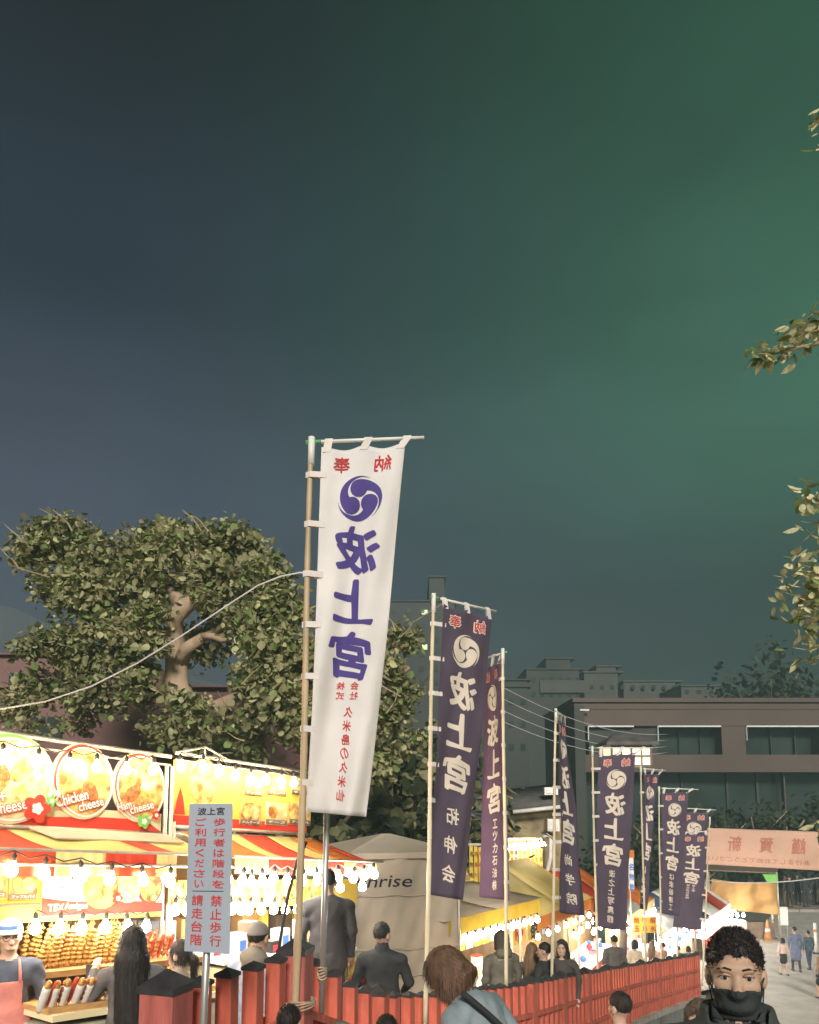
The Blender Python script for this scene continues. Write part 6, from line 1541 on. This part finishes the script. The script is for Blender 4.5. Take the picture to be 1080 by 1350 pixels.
    # fine head patch replaces the coarse head
    qt = np.median(tg[Q], axis=1).astype(int)
    mats = [cloth_mat(top), cloth_mat(bottom), skin_tone(skin), shoe_mat(), cloth_mat(hood if hood else top)]
    if fine_head and res > .0065:
        hv = hd(V); keep = ~((hv[Q].mean(1)[:, 2] > 1.515) & (tg[Q] == 2).any(1))
        # head centre in local space
        cy = .63 * math.sin(lean) if True else 0; cz = pz + .63 * math.cos(lean)
        h2 = .0055 if res < .012 else .009
        hc = (0, .66 * math.sin(lean) + .1 * math.sin(head_pitch + lean), pz + .66 * math.cos(lean))
        def fh(P): return np.maximum(field(P), 1.497 - hd(P)[..., 2])
        V2, Q2 = poly(fh, (-.13, hc[1] - .17, hc[2] - .19), (.13, hc[1] + .19, hc[2] + .19), h2)
        _, t2 = field(V2, True); q2 = np.median(t2[Q2], axis=1).astype(int)
        Q = np.concatenate([Q[keep], Q2 + len(V)]); qt = np.concatenate([qt[keep], q2]); V = np.concatenate([V, V2])
    body = finish('body', V, Q, mats, qt)
    hh = .007 if res < .012 else .011
    def local_head(pt):
        "head-frame point -> person space"
        y, z_ = pt[1], pt[2] - 1.50; c, s = math.cos(-head_pitch), math.sin(-head_pitch); y, z_ = y * c - z_ * s, y * s + z_ * c
        x_ = pt[0]; c, s = math.cos(head_yaw), math.sin(head_yaw); x_, y = x_ * c - y * s, x_ * s + y * c
        z_ += 1.50 - pz; c, s = math.cos(lean), math.sin(lean); return Vector((x_, y * c + z_ * s, pz - y * s + z_ * c))
    hc = local_head((0, 0, 1.60))
    if hair_kind and hair_kind != 'none':
        hm = hair_mat(hair)
        def fhair(P):
            w = hd(P); u_ = up(P)
            cap_ = ellip(w, (0, -.014, 1.650), (.080, .103, .097))
            ang = np.arctan2(w[..., 0], w[..., 1])
            if hair_kind in ('short', 'crop'):
                f = smax(cap_, -rcone(w, (-.03, .15, 1.61), (.03, .15, 1.61), .092, .092), .012)
                f = smax(f, 1.585 - w[..., 2] + .35 * np.maximum(w[..., 1], 0), .01)
                f = smax(f, -ellip(w, (.085, .03, 1.59), (.03, .04, .05)), .01); f = smax(f, -ellip(w, (-.085, .03, 1.59), (.03, .04, .05)), .01)
            elif hair_kind == 'bob':
                f = smin(cap_ - .008, rcone(w, (0, -.03, 1.64), (0, -.035, 1.53), .102, .110, .95), .03)
                f = smax(f, -rcone(w, (0, .20, 1.48), (0, .145, 1.63), .135, .085), .012); f = smax(f, 1.492 - w[..., 2] - .15 * w[..., 1], .008)
            elif hair_kind == 'pony':
                f = smax(cap_, -rcone(w, (0, .17, 1.50), (0, .13, 1.64), .11, .075), .012); f = smax(f, 1.57 - w[..., 2] + .3 * np.maximum(w[..., 1], 0), .01)
                f = smin(f, rcone(w, (0, -.105, 1.63), (0, -.15, 1.58), .028, .034), .02); f = smin(f, rcone(w, (0, -.15, 1.58), (0, -.14, 1.40), .034, .014), .02)
            else:   # long
                f = smin(cap_ - .006, rcone(w, (0, -.03, 1.63), (0, -.04, 1.50), .10, .112, .9), .03)
                f = smin(f, rcone(u_, (0, -.075, 1.48), (0, -.115, 1.06), .125, .105, .55), .05)
                f = smax(f, -rcone(w, (0, .20, 1.40), (0, .14, 1.63), .14, .085), .012)
            st = (.0035 if hair_kind in ('long', 'bob') else .0012) * np.sin(ang * 34 + 6 * np.sin(w[..., 2] * 22)) + .0025 * np.sin(ang * 61 + 9 * w[..., 2])
            if hair_noise: st = hair_noise * (np.sin(95 * w[..., 0] + 30 * w[..., 2]) * np.sin(88 * w[..., 1] + 2) * np.sin(92 * w[..., 2] + 40 * w[..., 0]) + .6 * np.sin(170 * w[..., 0]) * np.sin(160 * w[..., 2] + 150 * w[..., 1]))
            return f + st
        lo = hc - Vector((.18, .24, .24 if hair_kind not in ('long',) else .64)); hi = hc + Vector((.18, .22, .20))
        V3, Q3 = poly(fhair, lo, hi, hh if hair_kind != 'long' else max(hh, .009))
        if len(Q3): ho = finish('hair', V3, Q3, [hm])
        if len(Q3) and res < .0125:
            rs = np.random.RandomState(int(px)); n = 5200 if res < .01 else 2600; lng = hair_kind in ('long', 'bob', 'pony')
            b0 = V3[rs.randint(0, len(V3), n)]; ctr = np.array(local_head((0, -.01, 1.63))); dv = b0 - ctr; dv[:, 2] *= (0.2 if lng else 1.0); dv /= np.linalg.norm(dv, axis=1)[:, None] + 1e-6
            if lng: t = dv * .10 + np.array([0, 0, -1.0]) + rs.normal(0, .12, (n, 3)); ln = rs.uniform(.03, .09, n)
            else: t = dv * .5 + np.array([0.0, .05, .35]) + rs.normal(0, .32, (n, 3)); ln = rs.uniform(.008, .012, n)
            t /= np.linalg.norm(t, axis=1)[:, None]; sd_ = np.cross(t, dv); sd_ /= np.linalg.norm(sd_, axis=1)[:, None] + 1e-6
            wd = .0015 if lng else .0012; lift = dv * (.003 if lng else .0)
            A0 = b0 + lift - sd_ * wd; A1 = b0 + lift + sd_ * wd; mid = b0 + lift + t * ln[:, None] * .6; tip = mid + (t + rs.normal(0, .5 if not lng else .1, (n, 3))) * ln[:, None] * .4
            VV = np.stack([A0, A1, mid + sd_ * wd * .8, mid - sd_ * wd * .8, tip], 1).reshape(-1, 3); i5 = np.arange(n) * 5
            FF = np.concatenate([np.stack([i5, i5 + 1, i5 + 2, i5 + 3], 1).tolist(), []]) if False else np.stack([i5, i5 + 1, i5 + 2, i5 + 3], 1).tolist() + np.stack([i5 + 3, i5 + 2, i5 + 4], 1).tolist()
            me = bpy.data.meshes.new('hair_strands'); me.from_pydata(VV.tolist(), [], FF); me.materials.append(hm); me.update(); tag(link('hair_strands', me, ho), kind='stuff')
    if cap:
        def fcap(P):
            w = hd(P); f = smax(ellip(w, (0, -.01, 1.655), (.092, .112, .10)), 1.648 - w[..., 2], .006)
            br = smax(smax(ellip(w, (0, .09, 1.652), (.085, .10, .028)), 1.640 - w[..., 2], .004), w[..., 2] - 1.660 + .35 * np.maximum(w[..., 1] - .09, 0), .004)
            return smin(f, br, .01) if cap[1] else f
        V4, Q4 = poly(fcap, hc - Vector((.16, .2, .2)), hc + Vector((.16, .27, .22)), .008)
        co = finish('cap', V4, Q4, [cloth_mat(cap[0])])
        if len(cap) > 2:
            def fst(P):
                w = hd(P); f = ellip(w, (0, -.01, 1.655), (.0945, .1145, .1025)); return smax(smax(f, 1.672 - w[..., 2], .002), w[..., 2] - 1.702, .002)
            V5, Q5 = poly(fst, hc - Vector((.16, .2, .2)), hc + Vector((.16, .27, .22)), .006); finish('stripe', V5, Q5, [cloth_mat(cap[2])], None, co)
    if extra: extra(o, local_head, finish, poly, hd, up, field)
    return o
def eyes(o, lh, sclera=True):
    w = mat('eye_white', (0.42, 0.40, 0.38), .3, .05, 9); ir = mat('eye_dark', (0.012, 0.009, 0.008), .5, .1, 9); bm = mat('brow', (0.02, 0.016, 0.014), .8, .3, 60)
    for sd in (-1, 1):
        e = MB(); e.ball(lh((.034 * sd, .0765, 1.616)), .0142, 12, 8); eo = e.build('eye', w, o, True)
        MB().ball(lh((.034 * sd, .0858, 1.616)), .0070, 10, 6).build('iris', ir, eo, True)
        MB().tube([lh((.015 * sd, .0985, 1.641)), lh((.034 * sd, .0975, 1.646)), lh((.056 * sd, .084, 1.640))], [.0028, .0036, .0018], 6).build('eyebrow', bm, o, True)
        MB().tube([lh((.018 * sd, .0935, 1.6235)), lh((.034 * sd, .0955, 1.6275)), lh((.050 * sd, .0865, 1.6215))], [.003, .0042, .003], 6).build('eyelid', skin_tone((0.42, 0.27, 0.19)), o, True)
PI = math.pi
# facing: rotation about z, 0 = looking away from the camera (+Y), pi = towards it
def vendor_extra(o, lh, fin, poly, hd, up, field):
    eyes(o, lh)
    g = mat('glasses', (0.02, 0.02, 0.02), .3, .1, 9)
    mb = MB()
    for sd in (-1, 1): mb.tube([lh((.034 * sd + .026 * math.cos(t), .108 - .01 * abs(math.cos(t)), 1.615 + .019 * math.sin(t))) for t in np.linspace(0, 6.283, 15)], .0022, 5)
    mb.tube([lh((-.010, .112, 1.618)), lh((.010, .112, 1.618))], .002, 5)
    for sd in (-1, 1): mb.tube([lh((.060 * sd, .10, 1.62)), lh((.082 * sd, .0, 1.615))], .002, 5)
    mb.build('glasses', g, o)
    # apron: offset shell on the front of the body
    def fa(P):
        f = field(P) - .022; inner = field(P) + .004; f = np.maximum(f, -inner); w = np.where(P[..., 2] > 1.12, .105 + .12 * (1.36 - P[..., 2]) * 0, .175)
        f = np.maximum(f, np.abs(P[..., 0]) - w); f = np.maximum(f, .02 - P[..., 1]); f = np.maximum(f, P[..., 2] - 1.30); return np.maximum(f, .62 - P[..., 2])
    V, Q = poly(fa, (-.25, 0, .6), (.25, .30, 1.34), .009); ap = fin('apron', V, Q, [cloth_mat((0.60, 0.22, 0.19))])
    for sd in (-1, 1): MB().tube([Vector((.085 * sd, .118, 1.29)), Vector((.080 * sd, .105, 1.36)), Vector((.072 * sd, .05, 1.445)), Vector((.06 * sd, -.04, 1.46))], .011, 6).build('strap', cloth_mat((0.60, 0.22, 0.19)), ap, True)
person('person in a navy T-shirt, red apron and white cap with a blue stripe', 27, 6.7, 1213, face=PI + .50, head_yaw=.1, arms={'L': ((-.27, -.06, 1.12), (-.16, -.16, .93)), 'R': ((.27, -.06, 1.12), (.16, -.16, .93))}, top=(0.07, 0.085, 0.12), bottom=(0.06, 0.06, 0.07), cap=((0.75, 0.75, 0.74), True, (0.10, 0.22, 0.55)), res=.011, style='tee', sleeve='short', extra=vendor_extra, hair_kind='crop')
def phone_extra(o, lh, fin, poly, hd, up, field):
    pass
person('person with very long dark hair and a grey jacket, back turned, one hand raised', 186, 6.9, 1222, face=.28, arms={'L': ((-.34, .10, 1.14), (-.30, .24, 1.36)), 'R': ((.26, .02, 1.12), (.20, .14, .96))}, top=(0.12, 0.112, 0.115), bottom=(0.05, 0.05, 0.06), hair_kind='long', hair=(0.022, 0.018, 0.018), res=.011, style='long', bulk=1.06)
def phone():
    p = S(119, 1284, 7.05); o = empty('phone', p, .3); tag(o, 'smartphone in the raised hand of the long-haired person', 'phone')
    MB().box((0, 0, 0), (.072, .009, .145)).build('case', mat('phone_case', (0.05, 0.05, 0.055), .3, .1, 9), o); MB().box((0, .0055, 0), (.064, .002, .132)).build('screen', mat('phone_screen', (0.2, 0.2, 0.22), .1, .1, 9, emit=(.8, .85, 1), estr=.5), o)
phone()
person('person with a ponytail and beige top in profile behind the notice sign', 246, 7.3, 1240, face=1.25, top=(0.34, 0.27, 0.20), hair_kind='pony', hair=(0.035, 0.027, 0.022), res=.012, extra=lambda o, lh, *a: eyes(o, lh), collar=True, skin=(.56, .37, .28))
person('person in a grey beanie with a camouflage hood over a pale blue shirt', 346, 7.7, 1197, face=-.25, top=(0.36, 0.40, 0.50), hood=(0.20, 0.18, 0.15), hair_kind='crop', cap=((0.20, 0.18, 0.165), False), res=.012, style='long', bulk=1.12)
def crate():
    d = 8.9; g = Vector((at_x(435, d), d, 0)); g.z = z_path(uv_of(g.x, d)[0]); o = empty('crate', g, .3); tag(o, 'low wooden crate under the feet of the dark-clad person by the steel pipe', 'crate')
    h = CR_H
    for i in range(5): MB().box((0, -.26 + i * .13, h - .012), (.62, .115, .024)).build('slat', M('old_wood'), o)
    for sx in (-1, 1):
        for sy in (-1, 1): MB().box((.28 * sx, .25 * sy, h / 2 - .013), (.05, .05, h - .026)).build('leg', M('old_wood'), o)
        MB().box((.306 * sx, 0, h * .5), (.012, .44, .10)).build('side_board', M('old_wood'), o)
d_ = 8.9; x_ = at_x(435, d_); zg_ = z_path(uv_of(x_, d_)[0]); CR_H = .60
crate()
person('person in a dark grey jacket and loose shiny trousers, head hidden by the bulbs', 435, 8.9, 1118, face=.1, z=zg_ + CR_H, height=1.80, top=(0.07, 0.066, 0.07), bottom=(0.06, 0.06, 0.064), res=.013, style='long', bulk=1.16, stance=.12, hair_kind='short')
person('person in a long black coat with cropped grey hair, back turned before the beige tent', 505, 9.4, 1217, face=-.15, head_yaw=-.35, top=(0.028, 0.03, 0.032), bottom=(0.025, 0.025, 0.03), hair=(0.035, 0.032, 0.03), hair_kind='crop', style='coat', res=.012, bulk=1.12, collar=True, arms={'L': ((-.27, .0, 1.14), (-.20, .16, .98)), 'R': ((.28, .02, 1.14), (.20, .20, 1.02))})
def bag_extra(o, lh, fin, poly, hd, up, field):
    lm = cloth_mat((0.03, 0.03, 0.032)); pts = []
    for t in np.linspace(0, 1, 12): pts.append((-.03 + .0 + (.16 - .30 * t) * -1, -.125 - .03 * math.sin(3.14 * t), 1.46 - .50 * t))
    c, s = math.cos(LEAN_B), math.sin(LEAN_B); W = []
    for x, y, z_ in pts: z2 = z_ - .95; W.append(Vector((x, y * c + z2 * s, .95 - y * s + z2 * c)))
    MB().tube(W, .016, 6).build('bag_strap', lm, o, True)
LEAN_B = .58
person('person with a brown bob and blue-grey jacket bending forward on the stairs', 668, 4.3, 1222, face=.95, lean=LEAN_B, head_pitch=.30, head_yaw=.25, top=(0.22, 0.27, 0.29), bottom=(0.05, 0.05, 0.06), hair=(0.11, 0.062, 0.038), hair_kind='bob', res=.0095, style='long', bulk=1.12, extra=bag_extra, height=1.68, skin=(.6, .4, .3))
person('person in an olive hooded jacket standing before the beige-roofed stall', 657, 11.5, 1228, face=.4, top=(0.13, 0.12, 0.095), hood=(0.12, 0.11, 0.085), hair_kind='bob', hair=(0.05, 0.04, 0.03), res=.014, style='long', bulk=1.1)
person('person with long light brown hair beside the man in a black shirt', 697, 12.4, 1244, face=-.4, top=(0.09, 0.085, 0.08), hair_kind='long', hair=(0.16, 0.10, 0.06), res=.014)
person('person in a black shirt with short hair turned sideways behind the fence', 712, 12.0, 1243, face=.9, head_yaw=.4, top=(0.04, 0.04, 0.042), hair_kind='crop', res=.014, bulk=1.1)
person('person with long dark hair facing the stairs behind the fence', 735, 12.6, 1240, face=PI - .3, top=(0.08, 0.07, 0.065), hair_kind='long', hair=(0.04, 0.03, 0.026), res=.014, skin=(.58, .4, .31), extra=lambda o, lh, *a: eyes(o, lh))
person('person in a plain dark jacket, back turned, under the six-character banner', 802, 17.8, 1233, face=.1, top=(0.09, 0.085, 0.08), res=.018, hair_kind='short', style='jacket', bulk=1.1)
person('person with dark shoulder-length hair and a cream top near the far stalls', 828, 20.0, 1240, face=.3, top=(0.55, 0.46, 0.34), res=.018, hair_kind='bob')
person('person with light brown hair beside the yellow lettered board', 851, 21.5, 1241, face=-.7, top=(0.5, 0.34, 0.28), res=.02, hair_kind='long', hair=(0.14, 0.09, 0.055))
person('person in an orange-brown jacket near the yellow lettered board', 864, 22.5, 1243, face=.8, top=(0.40, 0.22, 0.12), res=.02, hair_kind='short')
person('person with dark hair just showing over the far end of the fence', 884, 23.5, 1249, face=.2, top=(0.10, 0.08, 0.09), res=.02, hair_kind='short')
person('person in a dark top between the toy stall and the fence end', 897, 25.5, 1251, face=-.3, top=(0.06, 0.06, 0.07), res=.02, hair_kind='bob')
person('child with short dark hair seen from behind on the stairs', 807, 6.0, 1309, face=.5, top=(0.50, 0.46, 0.40), res=.011, hair_kind='short', hair=(0.03, 0.026, 0.024), bulk=.9, skin=(.56, .36, .27))
# man with a mask, close to the camera
def mask_extra(o, lh, fin, poly, hd, up, field):
    eyes(o, lh)
    def fm(P):
        w = hd(P); f = np.maximum(field(P) - .009, -(field(P) - .0035)); f = np.maximum(f, w[..., 2] - 1.590 + .10 * np.abs(w[..., 0])); f = np.maximum(f, 1.493 - w[..., 2]); f = np.maximum(f, .018 - w[..., 1])
        return np.maximum(f, np.abs(w[..., 0]) - .075)
    c = lh((0, .05, 1.55)); V, Q = poly(fm, c - Vector((.14, .16, .14)), c + Vector((.14, .16, .14)), .005); m = fin('face_mask', V, Q, [cloth_mat((0.028, 0.034, 0.034))])
    for sd in (-1, 1):
        MB().tube([lh((.068 * sd, .045, 1.585)), lh((.080 * sd, .015, 1.607)), lh((.084 * sd, -.022, 1.612)), lh((.082 * sd, -.022, 1.585)), lh((.072 * sd, .03, 1.535))], .0022, 5).build('ear_loop', cloth_mat((0.028, 0.034, 0.034)), m, True)
    # open jacket front: lighter shirt strip
    def fs(P):
        f = np.maximum(field(P) - .008, -(field(P) - .002)); f = np.maximum(f, np.abs(P[..., 0]) - .035 - .12 * np.maximum(P[..., 2] - 1.30, 0)); f = np.maximum(f, .0 - P[..., 1]); f = np.maximum(f, P[..., 2] - 1.47); return np.maximum(f, 1.1 - P[..., 2])
    V, Q = poly(fs, (-.2, -.02, 1.08), (.2, .2, 1.5), .008)
    if len(Q): fin('shirt_front', V, Q, [cloth_mat((0.10, 0.11, 0.10))])
person('person with short curly hair and a black face mask facing the camera', 956, 2.52, 1230, face=PI - .33, head_yaw=.0, head_pitch=0.0, top=(0.045, 0.055, 0.05), bottom=(0.04, 0.04, 0.05), hair=(0.022, 0.02, 0.018), hair_kind='short', hair_noise=0, res=.009, style='jacket', collar=2, extra=mask_extra, bulk=1.2, skin=(.46, .30, .21))
# heads just rising into the bottom of the frame
person('person with a dark cropped head low on the stairs beside the fence', 511, 4.6, 1346, face=.2, top=(0.05, 0.05, 0.055), res=.011, hair_kind='short')
person('person in an olive cap low on the stairs beside the steel pipe', 454, 4.3, 1350, face=.5, top=(0.08, 0.08, 0.06), res=.011, hair_kind='crop', cap=((0.15, 0.14, 0.10), True))
person('person with dark hair low on the stairs in front of the rope-tied pole', 388, 4.2, 1356, face=-.2, top=(0.05, 0.05, 0.05), res=.012, hair_kind='short')
person('person in dark clothes half hidden behind the masked man', 908, 4.6, 1322, face=PI - .6, top=(0.04, 0.05, 0.05), res=.012, hair_kind='bob', hair=(0.10, 0.07, 0.05))
# walkers on the road below
def walker(lab, px, top_row, feet, d, **k):
    person(lab, px, d, top_row, z=0.004, height=None, res=k.pop('res', .017), **k)
walker('person in a pale pink jacket and black shorts walking away with bare legs', 1018, 1237, 0, 30.0, face=.1, top=(0.62, 0.47, 0.40), bottom=(0.03, 0.03, 0.035), legs_skin=True, style='skirt', hair_kind='bob', stride=.12)
walker('person in a long blue-grey coat walking away between two others', 1034, 1222, 0, 30.6, face=-.1, top=(0.14, 0.16, 0.24), bottom=(0.05, 0.05, 0.06), style='coat', hair_kind='short', stride=.1)
walker('person in a dark teal jacket walking away beside the blue-grey coat', 1051, 1227, 0, 31.0, face=.15, top=(0.08, 0.11, 0.13), bottom=(0.06, 0.07, 0.12), hair_kind='short', stride=-.12)
walker('person with light brown hair in a grey jumper and short black skirt', 1063, 1262, 0, 26.6, face=.1, top=(0.34, 0.29, 0.25), bottom=(0.03, 0.03, 0.035), legs_skin=True, style='skirt', hair_kind='long', hair=(0.26, 0.15, 0.09), stride=.05)
walker('person in a red checked shirt and dark trousers beside the roadside post', 1083, 1254, 0, 27.2, face=-.2, top=(0.50, 0.34, 0.29), bottom=(0.07, 0.065, 0.07), hair_kind='short', stride=-.08)
for i, (px, py, d, c, w) in enumerate(((1031, 1167, 47, (0.045, 0.045, 0.05), 'black clothes with arms folded'), (1041, 1163, 48, (0.06, 0.065, 0.06), 'a dark green jacket'), (1051, 1162, 47.2, (0.04, 0.045, 0.05), 'a black parka'), (1062, 1166, 48, (0.09, 0.085, 0.08), 'a dark grey coat'), (1071, 1164, 47.4, (0.05, 0.05, 0.055), 'dark clothes and pale shoes'), (1079, 1167, 48.2, (0.035, 0.04, 0.045), 'navy work clothes'))):
    person('person in ' + w + ' in the dark waiting group across the road', px, d, py, z=.125, height=1.70 + .03 * (i % 3), face=PI + .5 * (i - 2), top=c, res=.024, hair_kind='short', grp='waiting group across the road')
# ------------------------------------------------------------------ night haze
def haze(density):
    m = bpy.data.materials.new('haze_air'); m.use_nodes = True; nt = m.node_tree; nt.nodes.clear()
    out = nt.nodes.new('ShaderNodeOutputMaterial'); v = nt.nodes.new('ShaderNodeVolumePrincipled')
    v.inputs['Color'].default_value = (0.30, 0.45, 0.44, 1); v.inputs['Density'].default_value = density; v.inputs['Anisotropy'].default_value = 0.2
    nt.links.new(v.outputs[0], out.inputs['Volume'])
    mb = MB(); mb.hexa([(-950, -950, -1.2), (950, -950, -1.2), (950, 950, -1.2), (-950, 950, -1.2)], [(-950, -950, 34), (950, -950, 34), (950, 950, 34), (-950, 950, 34)])
    tag(mb.build('haze', m), kind='stuff')
haze(0.0054)
scene.cycles.volume_bounces = 0
